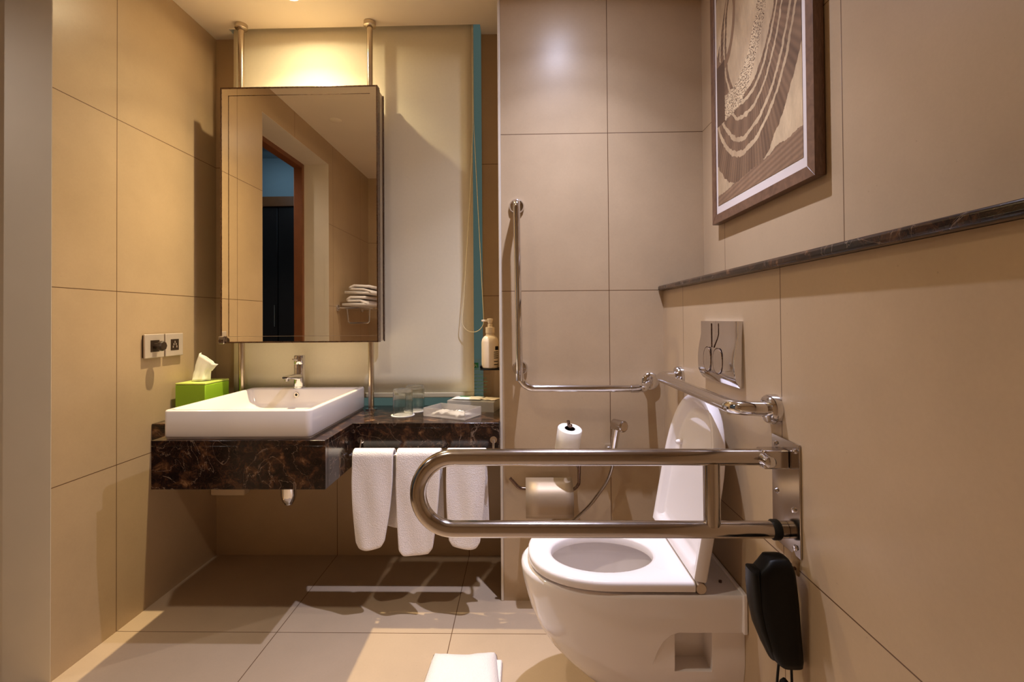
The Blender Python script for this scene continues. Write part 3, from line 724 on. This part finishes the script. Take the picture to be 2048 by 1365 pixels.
# ------------------------------------------------------------------ toilet
TY = 1.347
to = empty('toilet', (0.3, TY, 0.1), 'white wall-hung toilet with its lid raised, on the right wall', 'toilet')
def dring(x_back, x_front, hw, z, nf=28, p=2.25, straight=0.55, hwb=None):
    """D outline in plan: flat back at x_back, round front at x_front"""
    L = x_back-x_front; xs = x_back-L*(1-straight); a = xs-x_front; hb = hwb if hwb else hw; pts = []
    for k in range(6):
        t = k/6; pts.append((x_back+(xs-x_back)*t, TY-(hb+(hw-hb)*t), z))
    for k in range(nf+1):
        an = math.pi*k/nf-math.pi/2
        c, s = math.cos(an), math.sin(an)
        pts.append((xs-a*abs(c)**(2/p), TY+hw*math.copysign(abs(s)**(2/p), s), z))
    for k in range(5, -1, -1):
        t = k/6; pts.append((x_back+(xs-x_back)*t, TY+(hb+(hw-hb)*t), z))
    for k in range(1, 14): pts.append((x_back, TY+hb-2*hb*k/14, z))
    return pts
bm = bmesh.new(); XW = XRL-0.0005
prof = [(0.075, 0.26, 0.10), (0.080, 0.215, 0.118), (0.10, 0.175, 0.132), (0.13, 0.135, 0.145), (0.165, 0.095, 0.155), (0.20, 0.062, 0.162), (0.24, 0.036, 0.169), (0.28, 0.018, 0.174), (0.32, 0.006, 0.178), (0.36, -0.004, 0.181), (0.385, -0.008, 0.182), (0.392, -0.007, 0.1815), (0.3965, -0.002, 0.178)]
RR = [dring(XW, xf, hw, z) for z, xf, hw in prof]
rim = dring(0.37, 0.028, 0.152, 0.3965)
cx = 0.20
def oval(hx, hy, z, c=0.20): 
    base = dring(0.37, 0.028, 0.152, z); n = len(base); out = []
    for (x, y, _) in base:
        an = math.atan2((y-TY)/0.152, (x-c)/0.172); out.append((c+hx*math.cos(an), TY+hy*math.sin(an), z))
    return out
RR += [oval(0.165, 0.140, 0.3965), oval(0.158, 0.133, 0.390), oval(0.150, 0.122, 0.34), oval(0.120, 0.095, 0.25, 0.21), oval(0.07, 0.06, 0.19, 0.23), oval(0.03, 0.03, 0.175, 0.24)]
rings(bm, RR)
body = obj('bowl', bm, M['ceramic'], to, auto=45)
def boxcut(*a): return bx(*[v for v in a])
# side pocket and lower setback near the wall on the visible side
inv = Matrix.Translation(to.location)
def cut(o, *a):
    boolean(o, bx(*a))
# seat
def seat_ring(z, ins=0.0): return dring(0.412, 0.012+ins, 0.180-ins, z, p=2.3)
def hole(z, g=0.0):
    base = seat_ring(z); out = []
    for (x, y, _) in base:
        an = math.atan2((y-TY)/0.18, (x-0.212)/0.19); out.append((0.212+(0.137+g)*math.cos(an), TY-0.024+(0.103+g)*math.sin(an), z))
    return out
bm = bmesh.new()
RR = [hole(0.404), seat_ring(0.404, 0.002), seat_ring(0.407), seat_ring(0.421), seat_ring(0.425, 0.002), seat_ring(0.4275, 0.007), hole(0.4275, 0.010), hole(0.425, 0.003), hole(0.421), hole(0.404)]
rings(bm, RR, cap0=False, cap1=False); bmesh.ops.remove_doubles(bm, verts=bm.verts, dist=1e-5)
obj('seat', bm, M['seat'], to, auto=50)
# lid, raised and leaning back
TH = math.radians(10.5); Llen = 0.425
def lidring(ins, h):
    out = []
    for (x, y, _) in dring(0.0, -Llen+ins, 0.184-ins, 0, p=2.3, straight=0.55):
        s = -x if x < 0 else ins
        s = max(s, ins*0.6)
        # s along lid from the hinge, h towards the room
        out.append((0.440+s*math.sin(TH)-h*math.cos(TH), y, 0.428+s*math.cos(TH)+h*math.sin(TH)))
    return out
bm = bmesh.new()
RR = [lidring(0.012, 0.0), lidring(0.003, 0.002), lidring(0.0, 0.006), lidring(0.0, 0.030), lidring(0.002, 0.033), lidring(0.012, 0.033), lidring(0.022, 0.026), lidring(0.030, 0.014), lidring(0.040, 0.011)]
rings(bm, RR); obj('lid', bm, M['seat'], to, auto=50)
bmx = bmesh.new()
for y in (TY+0.11, TY-0.11):
    obj('lid_buffer', lathe(bmesh.new(), [(0.008, 0), (0.0075, 0.014), (0.004, 0.018)], (0.440+0.27*math.sin(TH)-0.011, y, 0.428+0.27*math.cos(TH)), axis='X', mat=Matrix.Rotation(math.pi-0.18, 4, 'Y')), M['seat'], to)
for y in (TY+0.150, TY-0.155):
    obj('hinge', lathe(bmesh.new(), [(0.012, -0.022), (0.0135, -0.02), (0.0135, 0.02), (0.012, 0.022)], (0.427, y, 0.4105), axis='Y'), M['seat'] if y > TY else M['satin'], to)
def toilet_cuts():
    def add(a):
        c = bx(*a) if isinstance(a, tuple) else rings(bmesh.new(), [[(x, y, z) for x, z in a] for y in (1.10, TY-0.1655)]); me = bpy.data.meshes.new('c'); bmesh.ops.recalc_face_normals(c, faces=c.faces); c.to_mesh(me); c.free()
        me.transform(Matrix.Translation(to.location).inverted())
        co = bpy.data.objects.new('c', me); C.objects.link(co); co.parent = to
        md = body.modifiers.new('b', 'BOOLEAN'); md.object = co; md.solver = 'EXACT'; return co
    cs = [add((0.365, 0.455, 1.08, 1.24, 0.203, 0.300)), add([(0.60, 0.306), (0.372, 0.306), (0.352, 0.299), (0.336, 0.284), (0.322, 0.258), (0.312, 0.225), (0.306, 0.18), (0.303, 0.0), (0.60, 0.0)])]
    bpy.context.view_layer.update()
    dg = bpy.context.evaluated_depsgraph_get()
    nm = bpy.data.meshes.new_from_object(body.evaluated_get(dg))
    body.modifiers.clear(); body.data = nm
    for c in cs: bpy.data.objects.remove(c)
    nm.polygons.foreach_set('use_smooth', [True]*len(nm.polygons)); nm.set_sharp_from_angle(angle=math.radians(42))
    md = body.modifiers.new('bevel', 'BEVEL'); md.width = 0.004; md.segments = 3; md.limit_method = 'ANGLE'; md.angle_limit = math.radians(42)
toilet_cuts()
# thin flange at the wall and raised band above the side pocket
obj('wall_gasket', bx(XRL-0.012, XRL-0.001, TY-0.186, TY+0.186, 0.306, 0.402), M['ceramic'], to, bevel=0.003)
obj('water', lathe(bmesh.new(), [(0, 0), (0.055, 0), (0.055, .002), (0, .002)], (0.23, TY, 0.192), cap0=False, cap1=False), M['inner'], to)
obj('side_bolt', lathe(bmesh.new(), [(0.004, -0.003), (0.004, 0.003)], (0.495, TY-0.120, 0.398), axis='Z'), M['dark_metal'], to)

# ------------------------------------------------------------------ fold-down support rail
fr = empty('fold_down_support_rail', (XRL, 0.985, 0.6), 'polished steel fold-down support rail with rounded end, crossing in front of the toilet', 'support rail')
ZU, ZL_, YF = 0.7815, 0.6350, 0.985
r = (ZU-ZL_)/2
pts = [(0.485, YF, ZU), (-0.1437, YF, ZU)]
for k in range(1, 24):
    a = math.pi*k/24; pts.append((-0.1437-r*math.sin(a), YF, ZL_+r+r*math.cos(a)))
pts += [(-0.1437, YF, ZL_), (0.530, YF, ZL_)]
obj('loop_tube', tb(pts, 0.0168, 32), M['steel'], fr)
obj('brace', tb([(0.3825, YF, ZL_+0.010), (0.3825, YF, ZU-0.010)], 0.0165, 28), M['steel'], fr)
bm = bx(XRL-0.004, XRL-0.0003, 0.935, 1.037, 0.598, 0.818)
obj('wall_plate', bm, M['steel'], fr, bevel=0.001)
obj('hinge_block', bx(0.480, XRL-0.0045, YF-0.017, YF+0.017, ZU-0.020, ZU+0.017), M['steel'], fr, bevel=0.003)
obj('hinge_bolt', lathe(bmesh.new(), [(0.006, -0.044), (0.011, -0.040), (0.011, -0.022), (0.013, -0.018), (0.013, 0.02)], (0.482, YF, ZU), axis='Y', seg=20), M['chrome'], fr)
obj('rubber_band', lathe(bmesh.new(), [(0.0175, 0), (0.020, 0.003), (0.020, 0.014), (0.0175, 0.017)], (0.500, YF, ZL_), axis='X'), M['rubber'], fr)
for y, z in ((1.019, 0.801), (0.949, 0.803), (1.019, 0.702), (0.955, 0.686), (0.951, 0.614)):
    obj('screw', lathe(bmesh.new(), [(0.0, -0.004), (0.0045, -0.0035), (0.006, 0)], (XRL-0.0042, y, z), axis='X', cap0=False), M['chrome'], fr)

# ------------------------------------------------------------------ toilet paper holder, spare roll
ph = empty('paper_holder', (0.1, YT, 0.45), 'polished metal toilet paper holder with cover flap and bent arm, on the tiled wall', 'paper holder')
YP = 1.745
p = fillet([(-0.056, YP, 0.490), (-0.022, YP, 0.452), (0.178, YP, 0.447), (0.194, YP, 0.470), (0.196, YP, 0.560), (0.168, YP, 0.60), (0.156, YP-0.012, 0.70)], [0.03, 0.03, 0.02, 0.03, 0.03], 6)
obj('arm', tb(p, 0.0058, 14), M['dark_metal'], ph)
bm = bmesh.new(); RR = []
for k in range(13):
    t = k/12; y = YP-0.016-0.020*math.sin(math.pi*min(1, t*1.2)*0.75)+0.05*(1-t)**7; z = 0.480-0.124*t
    RR.append([(x, y, z) for x in (0.001, 0.05, 0.10, 0.14, 0.172)])
rings(bm, RR, closed=False); obj('cover_flap', bm, M['flap'], ph, solid=0.0015)
obj('wall_plate', bx(0.03, 0.13, YT-0.012, YT-0.0003, 0.40, 0.455), M['steel'], ph, bevel=0.004)
obj('wall_link', tb([(0.19, YP, 0.53), (0.19, YT-0.0005, 0.53)], 0.0055, 12), M['dark_metal'], ph)
rm = Matrix.Translation((0.157, YP-0.012, 0.638)) @ Matrix.Rotation(math.radians(14), 4, 'X') @ Matrix.Rotation(math.radians(7), 4, 'Y')
rl = empty('toilet_roll', (0.157, YP-0.012, 0.59), 'white spare toilet paper roll standing tilted on the holder arm', 'toilet roll')
bm = bmesh.new()
rr = []
for rad, h in ((0.019, -0.05), (0.0425, -0.05), (0.044, -0.048), (0.044, 0.033), (0.0425, 0.035), (0.019, 0.035), (0.019, -0.05)):
    rr.append([rm @ Vector((rad*math.cos(a), rad*math.sin(a), h)) for a in [2*math.pi*k/36 for k in range(36)]])
rings(bm, rr, cap0=False, cap1=False); bmesh.ops.remove_doubles(bm, verts=bm.verts, dist=1e-5)
obj('paper_wrap', bm, M['paper'], rl)
bm = bmesh.new(); rr = [[rm @ Vector((rad*math.cos(a), rad*math.sin(a), h)) for a in [2*math.pi*k/30 for k in range(30)]] for rad, h in ((0.0188, -0.049), (0.0188, 0.0352), (0.0175, 0.0352), (0.0175, -0.049))]
rings(bm, rr, cap0=False, cap1=False); obj('core', bm, M['brown'], rl)
kn = bmesh.new(); rr = [[rm @ Vector((rad*math.cos(a), 0.004+rad*math.sin(a), h)) for a in [2*math.pi*k/16 for k in range(16)]] for rad, h in ((0.007, 0.035), (0.008, 0.043), (0.007, 0.05), (0.003, 0.052))]
rings(kn, rr); obj('arm_knob', kn, M['dark_metal'], ph)

# ------------------------------------------------------------------ hand bidet sprayer
bs = empty('hand_sprayer', (0.33, YT, 0.55), 'chrome hand bidet sprayer with metal hose in a wall holder', 'bidet sprayer')
obj('handle', tb([(0.322, 1.738, 0.555), (0.324, 1.730, 0.60), (0.331, 1.722, 0.655), (0.334, 1.718, 0.675)], [0.010, 0.0125, 0.0135, 0.0135], 20), M['chrome'], bs)
hm = Matrix.Rotation(math.radians(30), 4, 'Z')
obj('spray_head', lathe(bmesh.new(), [(0.012, 0.024), (0.019, 0.018), (0.020, -0.010), (0.0205, -0.020), (0.0205, -0.032), (0.017, -0.036)], (0.334, 1.712, 0.681), axis='Y', mat=hm), M['steel'], bs)
obj('spray_face', lathe(bmesh.new(), [(0.0, -0.0372), (0.0145, -0.0368), (0.0145, -0.034)], (0.334, 1.712, 0.681), axis='Y', mat=hm, cap0=False), M['satin'], bs)
obj('trigger', tb([(0.320, 1.742, 0.600), (0.318, 1.746, 0.66)], 0.004, 10), M['steel'], bs)
obj('wall_holder', bx(0.300, 0.330, 1.748, YT-0.0338, 0.560, 0.592), M['chrome'], bs, bevel=0.005)
obj('holder_ring', lathe(bmesh.new(), [(0.0125, -0.012), (0.016, -0.012), (0.017, 0.012), (0.0125, 0.012)], (0.3225, 1.737, 0.570), cap0=False, cap1=False), M['chrome'], bs)
hp = [(0.322, 1.738, 0.556), (0.318, 1.738, 0.52), (0.300, 1.738, 0.470), (0.270, 1.74, 0.425), (0.235, 1.74, 0.380), (0.200, 1.742, 0.345), (0.170, 1.745, 0.318), (0.14, 1.75, 0.298), (0.115, 1.762, 0.288), (0.10, 1.785, 0.285)]
def smooth_path(P, n=6):
    P = [Vector(q) for q in P]; out = []
    for i in range(len(P)-1):
        p0, p1, p2, p3 = P[max(i-1, 0)], P[i], P[i+1], P[min(i+2, len(P)-1)]
        for k in range(n):
            t = k/n; out.append(0.5*((2*p1)+(p2-p0)*t+(2*p0-5*p1+4*p2-p3)*t*t+(3*p1-p0-3*p2+p3)*t**3))
    out.append(P[-1]); return out
obj('hose', tb(smooth_path(hp), 0.0062, 14), M['steel'], bs)
obj('hose_valve', lathe(bmesh.new(), [(0.012, -0.02), (0.02, -0.005), (0.02, 0)], (0.10, YT-0.0338, 0.285), axis='Y'), M['chrome'], bs)

# ------------------------------------------------------------------ black handset
hs = empty('wall_handset', (0.5, 0.915, 0.40), 'black plastic handset hanging low on the right wall beside the toilet, with thin looped cord', 'handset')
bm = bmesh.new(); RR = []
for z, x0, x1, hy in ((0.617, 0.472, 0.492, 0.012), (0.614, 0.456, 0.500, 0.022), (0.60, 0.446, 0.508, 0.026), (0.585, 0.432, 0.512, 0.027), (0.56, 0.430, 0.515, 0.027), (0.53, 0.431, 0.518, 0.027), (0.50, 0.435, 0.520, 0.026), (0.47, 0.443, 0.522, 0.025), (0.44, 0.454, 0.524, 0.025), (0.415, 0.466, 0.526, 0.024), (0.402, 0.480, 0.525, 0.020), (0.399, 0.492, 0.520, 0.012)):
    ring = []
    for k in range(28):
        a = 2*math.pi*k/28; c, s = math.cos(a), math.sin(a)
        ring.append(((x0+x1)/2+(x1-x0)/2*math.copysign(abs(c)**0.55, c), 0.905+hy*math.copysign(abs(s)**0.6, s), z))
    RR.append(ring)
rings(bm, RR); obj('handset_body', bm, M['black'], hs, auto=60)
bm = bmesh.new(); RR = []
for z, x, hy in ((0.594, 0.434, 0.012), (0.590, 0.4265, 0.022), (0.56, 0.4270, 0.025), (0.52, 0.4300, 0.024), (0.48, 0.438, 0.023), (0.44, 0.454, 0.020), (0.415, 0.466, 0.014)):
    ring = []
    for k in range(16):
        a = 2*math.pi*k/16; ring.append((x+0.005+0.009*math.cos(a), 0.905+hy*math.copysign(abs(math.sin(a))**0.6, math.sin(a)), z))
    RR.append(ring)
rings(bm, RR); obj('grip_pad', bm, M['black'], hs, auto=60)
obj('hook', tb(fillet([(0.508, 0.915, 0.560), (0.520, 0.918, 0.585), (XRL-0.0005, 0.925, 0.58)], 0.006), 0.0035, 10), M['dark_metal'], hs)
cp = [(0.482, 0.905, 0.402), (0.478, 0.905, 0.36), (0.477, 0.905, 0.30), (0.480, 0.905, 0.24), (0.495, 0.906, 0.215), (0.508, 0.906, 0.24), (0.508, 0.905, 0.31), (0.508, 0.905, 0.36), (0.507, 0.905, 0.402)]
obj('cord', tb(smooth_path(cp), 0.0026, 8), M['black'], hs)
kn = lathe(bmesh.new(), [(0.003, 0.018), (0.008, 0.012), (0.012, 0.0), (0.009, -0.010), (0.004, -0.014)], (0.490, 0.90, 0.357), seg=10)
bmx = kn; tube(bmx, [(0.478, 0.904, 0.350), (0.508, 0.904, 0.348)], 0.003, 8)
obj('cord_knot', bmx, M['black'], hs, auto=20)
bm = bmesh.new(); RR = []
for x, s in ((XRL-0.0003, 1.0), (XRL-0.004, 0.92), (XRL-0.006, 0.6)):
    RR.append([(x, 0.925+s*(0.012+0.003*math.sin(3*a+1))*math.cos(a), 0.583+s*(0.022+0.006*math.sin(2*a))*math.sin(a)) for a in [2*math.pi*k/18 for k in range(18)]])
rings(bm, RR)
o = obj('filler_patch', bm, M['plaster_patch']); tag(o, 'ragged cream filler patch on the right wall under the steel mounting plate', 'filler patch')

# ------------------------------------------------------------------ framed picture
def art_mat():
    m, nt, b = new_mat('sepia_print')
    g = N(nt, 'ShaderNodeNewGeometry'); sp = N(nt, 'ShaderNodeSeparateXYZ'); nt.links.new(g.outputs['Position'], sp.inputs[0])
    Yc = mathn(nt, 'SUBTRACT', sp.outputs['Y'], 0.022); Zc = mathn(nt, 'SUBTRACT', sp.outputs['Z'], 0.006)
    nz = N(nt, 'ShaderNodeTexNoise'); nz.inputs['Scale'].default_value = 16; nz.inputs['Detail'].default_value = 5; nt.links.new(g.outputs['Position'], nz.inputs['Vector'])
    nf = N(nt, 'ShaderNodeTexNoise'); nf.inputs['Scale'].default_value = 70; nf.inputs['Detail'].default_value = 3; nt.links.new(g.outputs['Position'], nf.inputs['Vector'])
    wob = mathn(nt, 'ADD', mathn(nt, 'MULTIPLY', mathn(nt, 'SUBTRACT', nz.outputs[0], 0.5), 0.07), mathn(nt, 'MULTIPLY', mathn(nt, 'SUBTRACT', nf.outputs[0], 0.5), 0.035))
    du = mathn(nt, 'DIVIDE', mathn(nt, 'SUBTRACT', 1.375, Yc), 0.245)       # + to the near side
    dv = mathn(nt, 'DIVIDE', mathn(nt, 'SUBTRACT', Zc, 1.97), 0.385)
    # the skirt leans: shear the ellipse
    du = mathn(nt, 'ADD', du, mathn(nt, 'MULTIPLY', dv, -0.12))
    rad = mathn(nt, 'ADD', mathn(nt, 'SQRT', mathn(nt, 'ADD', mathn(nt, 'MULTIPLY', du, du), mathn(nt, 'MULTIPLY', dv, dv))), wob)
    ang = mathn(nt, 'ARCTAN2', dv, du)
    pleat = mathn(nt, 'SINE', mathn(nt, 'MULTIPLY', ang, 120))
    pleat2 = mathn(nt, 'SINE', mathn(nt, 'MULTIPLY', ang, 23))
    cream = srgb(216, 190, 150); cream2 = srgb(160, 132, 100); brown = srgb(142, 112, 84); dk = srgb(88, 66, 50)
    skirt = mixc(nt, mathn(nt, 'MULTIPLY_ADD', pleat, 0.22, mathn(nt, 'MULTIPLY_ADD', pleat2, 0.2, 0.5)), dk, brown)
    ramp = N(nt, 'ShaderNodeValToRGB'); ramp.color_ramp.interpolation = 'CONSTANT'
    nt.links.new(mathn(nt, 'DIVIDE', rad, 1.5), ramp.inputs[0])
    e = ramp.color_ramp.elements; e[0].position = 0; e[0].color = (0, 0, 0, 1); e[1].position = 1.31/1.5; e[1].color = (0, 0, 0, 1)
    for a, v in ((0.62, 1), (0.665, 0), (0.70, 1), (0.79, 0), (0.82, 1), (0.945, 0), (0.985, 1), (1.06, 0), (1.10, 1), (1.20, 1)):
        x = e.new(a/1.5); x.color = (v, v, v, 1)
    inside = mathn(nt, 'GREATER_THAN', mathn(nt, 'ADD', mathn(nt, 'MULTIPLY', du, 0.9), mathn(nt, 'MULTIPLY', dv, -0.55)), -0.75)
    isk = mathn(nt, 'MULTIPLY', ramp.outputs[0], inside)
    fold = N(nt, 'ShaderNodeTexWave'); fold.inputs['Scale'].default_value = 2.2; fold.inputs['Distortion'].default_value = 7.0; fold.inputs['Detail'].default_value = 3.0
    nt.links.new(g.outputs['Position'], fold.inputs['Vector'])
    cloth = mixc(nt, mathn(nt, 'MULTIPLY', fold.outputs[1], 0.6), cream, cream2)
    c = mixc(nt, isk, cloth, skirt)
    # beaded band inside the skirt
    vz = N(nt, 'ShaderNodeTexVoronoi'); vz.inputs['Scale'].default_value = 210; nt.links.new(g.outputs['Position'], vz.inputs['Vector'])
    bead = mixc(nt, mathn(nt, 'GREATER_THAN', vz.outputs['Distance'], 0.42), dk, cream)
    u2 = mathn(nt, 'DIVIDE', mathn(nt, 'SUBTRACT', 1.50, Yc), 0.24); v2 = mathn(nt, 'DIVIDE', mathn(nt, 'SUBTRACT', Zc, 2.12), 0.40)
    r2 = mathn(nt, 'ADD', mathn(nt, 'SQRT', mathn(nt, 'ADD', mathn(nt, 'MULTIPLY', u2, u2), mathn(nt, 'MULTIPLY', v2, v2))), wob)
    bm_ = mathn(nt, 'MULTIPLY', mathn(nt, 'GREATER_THAN', r2, 0.86), mathn(nt, 'LESS_THAN', r2, 1.06))
    bm_ = mathn(nt, 'MULTIPLY', bm_, mathn(nt, 'GREATER_THAN', u2, -0.35))
    c = mixc(nt, bm_, c, bead)
    u3 = mathn(nt, 'DIVIDE', mathn(nt, 'SUBTRACT', 1.548, Yc), 0.085); v3 = mathn(nt, 'DIVIDE', mathn(nt, 'SUBTRACT', Zc, 2.03), 0.16)
    r3 = mathn(nt, 'ADD', mathn(nt, 'SQRT', mathn(nt, 'ADD', mathn(nt, 'MULTIPLY', u3, u3), mathn(nt, 'MULTIPLY', v3, v3))), wob)
    c = mixc(nt, mathn(nt, 'MULTIPLY', mathn(nt, 'GREATER_THAN', r3, 0.82), mathn(nt, 'LESS_THAN', r3, 1.02)), c, brown)
    # dark backdrop at the far edge
    q = mathn(nt, 'MULTIPLY', mathn(nt, 'GREATER_THAN', Yc, 1.543), mathn(nt, 'MULTIPLY', mathn(nt, 'LESS_THAN', Zc, 1.90), mathn(nt, 'GREATER_THAN', Zc, 1.70)))
    c = mixc(nt, q, c, dk)
    # wooden floor across the bottom
    fl = mathn(nt, 'LESS_THAN', mathn(nt, 'ADD', Zc, mathn(nt, 'MULTIPLY', mathn(nt, 'SUBTRACT', 1.62, Yc), -0.10)), mathn(nt, 'ADD', 1.462, mathn(nt, 'MULTIPLY', wob, 0.3)))
    planks = mathn(nt, 'SINE', mathn(nt, 'MULTIPLY', mathn(nt, 'ADD', Zc, mathn(nt, 'MULTIPLY', Yc, 0.15)), 420))
    c = mixc(nt, fl, c, mixc(nt, mathn(nt, 'MULTIPLY_ADD', planks, 0.3, 0.5), srgb(120, 92, 70), srgb(160, 128, 98)))
    gr = N(nt, 'ShaderNodeTexNoise'); gr.inputs['Scale'].default_value = 9; gr.inputs['Detail'].default_value = 9; gr.inputs['Roughness'].default_value = 0.75
    mp = N(nt, 'ShaderNodeMapping'); mp.inputs['Scale'].default_value = (1, 1, 0.35); mp.inputs['Rotation'].default_value = (0.5, 0, 0)
    nt.links.new(g.outputs['Position'], mp.inputs[0]); nt.links.new(mp.outputs[0], gr.inputs['Vector'])
    c = mixc(nt, mathn(nt, 'MULTIPLY', mathn(nt, 'SUBTRACT', 0.62, gr.outputs[0]), 1.6), c, srgb(96, 72, 52))
    nt.links.new(c, b.inputs['Base Color']); b.inputs['Roughness'].default_value = 0.35
    return m
M['art'] = art_mat()
M['mat_board'] = plain('white_mat_board', srgb(222, 210, 202), 0.5, noise_amt=0.01)
pc = empty('framed_picture', (0.676, 1.380, 1.385), 'sepia print of a pleated skirt in brown wooden frame on the right wall', 'picture')
FX0, FX1 = 0.662, 0.6865; FY0, FY1, FZ0, FZ1 = 1.089, 1.670, 1.385, 2.27; fw = 0.030
def rail(pts4, name):
    bm = bmesh.new(); rings(bm, [[(FX0, y, z) for y, z in pts4], [(FX1, y, z) for y, z in pts4]]); obj(name, bm, M['wood'], pc, bevel=0.0012)
rail([(FY0, FZ0), (FY1, FZ0), (FY1-fw, FZ0+fw), (FY0+fw, FZ0+fw)], 'frame_rail')
rail([(FY0, FZ1), (FY1, FZ1), (FY1-fw, FZ1-fw), (FY0+fw, FZ1-fw)], 'frame_rail')
rail([(FY0, FZ0), (FY0+fw, FZ0+fw), (FY0+fw, FZ1-fw), (FY0, FZ1)], 'frame_rail')
rail([(FY1, FZ0), (FY1-fw, FZ0+fw), (FY1-fw, FZ1-fw), (FY1, FZ1)], 'frame_rail')
obj('mat_board', bx(FX0+0.004, FX0+0.006, FY0+fw+0.0002, FY1-fw-0.0002, FZ0+fw+0.0002, FZ1-fw-0.0002), M['mat_board'], pc, smooth=False)
obj('print', bx(FX0+0.0030, FX0+0.0039, FY0+fw+0.019, FY1-fw-0.014, FZ0+fw+0.027, FZ1-fw-0.024), M['art'], pc, smooth=False)

# ------------------------------------------------------------------ towel rack behind, seen in the mirror
rk = empty('towel_rack', (XL, 0.15, 1.1), 'chrome towel rack on the left wall by the door, seen in the mirror', 'towel rack')
for x in (-1.36, -1.29, -1.22, -1.15):
    obj('bar', tb([(x, -0.20, 1.160), (x, 0.35, 1.160)], 0.005, 12), M['chrome'], rk)
for y in (0.35, -0.20):
    obj('arm', tb([(XL+0.002, y, 1.160), (-1.13, y, 1.160)], 0.007, 12), M['chrome'], rk)
    obj('wall_flange', lathe(bmesh.new(), [(0.022, 0.012), (0.026, 0.008), (0.026, 0)], (XL+0.0004, y, 1.160), axis='X'), M['chrome'], rk)
obj('lower_bar', tb(fillet([(-1.34, 0.32, 1.155), (-1.33, 0.32, 1.045), (-1.17, 0.32, 1.045), (-1.165, 0.32, 1.155)], 0.02), 0.006, 12), M['chrome'], rk)
def folded(x0, x1, y0, y1, z0, th, lay, seed, label):
    """towel folded in flat loops; profile in XZ, extruded along Y"""
    path = []; n = 10
    for l in range(lay):
        z = z0+th*(l+0.5)
        xs = [x0+0.012+(x1-x0-0.024)*k/n for k in range(n+1)]
        if l % 2: xs.reverse()
        path += [(x, z+0.006*math.sin((x-x0)*9+seed)) for x in xs]
    bm = bmesh.new(); P = fillet([(x, 0, z) for x, z in path[::5]], th*0.45, 5)
    rings(bm, [[(p.x+0.003*math.sin(p.z*90), y, p.z) for p in P] for y in (y0, (y0+y1)/2, y1)], closed=False)
    o = obj('folded_towel', bm, M['towel'], solid=th*0.72); tag(o, label, 'towel', 'folded towels on the rack')
folded(-1.385, -1.135, -0.17, 0.335, 1.169, 0.027, 3, 0.5, 'folded white bath towel, lower one on the chrome rack in the mirror')
folded(-1.372, -1.10, -0.17, 0.325, 1.262, 0.026, 3, 1.5, 'folded white bath towel, topmost on the chrome rack in the mirror')

# ------------------------------------------------------------------ final placement of wall-hung things
for nm, d in (('paper_holder', (0.007, 0, -0.002)), ('toilet_roll', (0.007, 0, 0)), ('hand_sprayer', (0.008, 0.0333, -0.002)),
              ('wall_handset', (0.0036, 0.03, 0)), ('filler_patch', (0, 0.03, 0))):
    o = bpy.data.objects[nm]; o.location = o.location+Vector(d)
bpy.data.objects['wall_handset'].scale = (0.94, 0.94, 0.955)
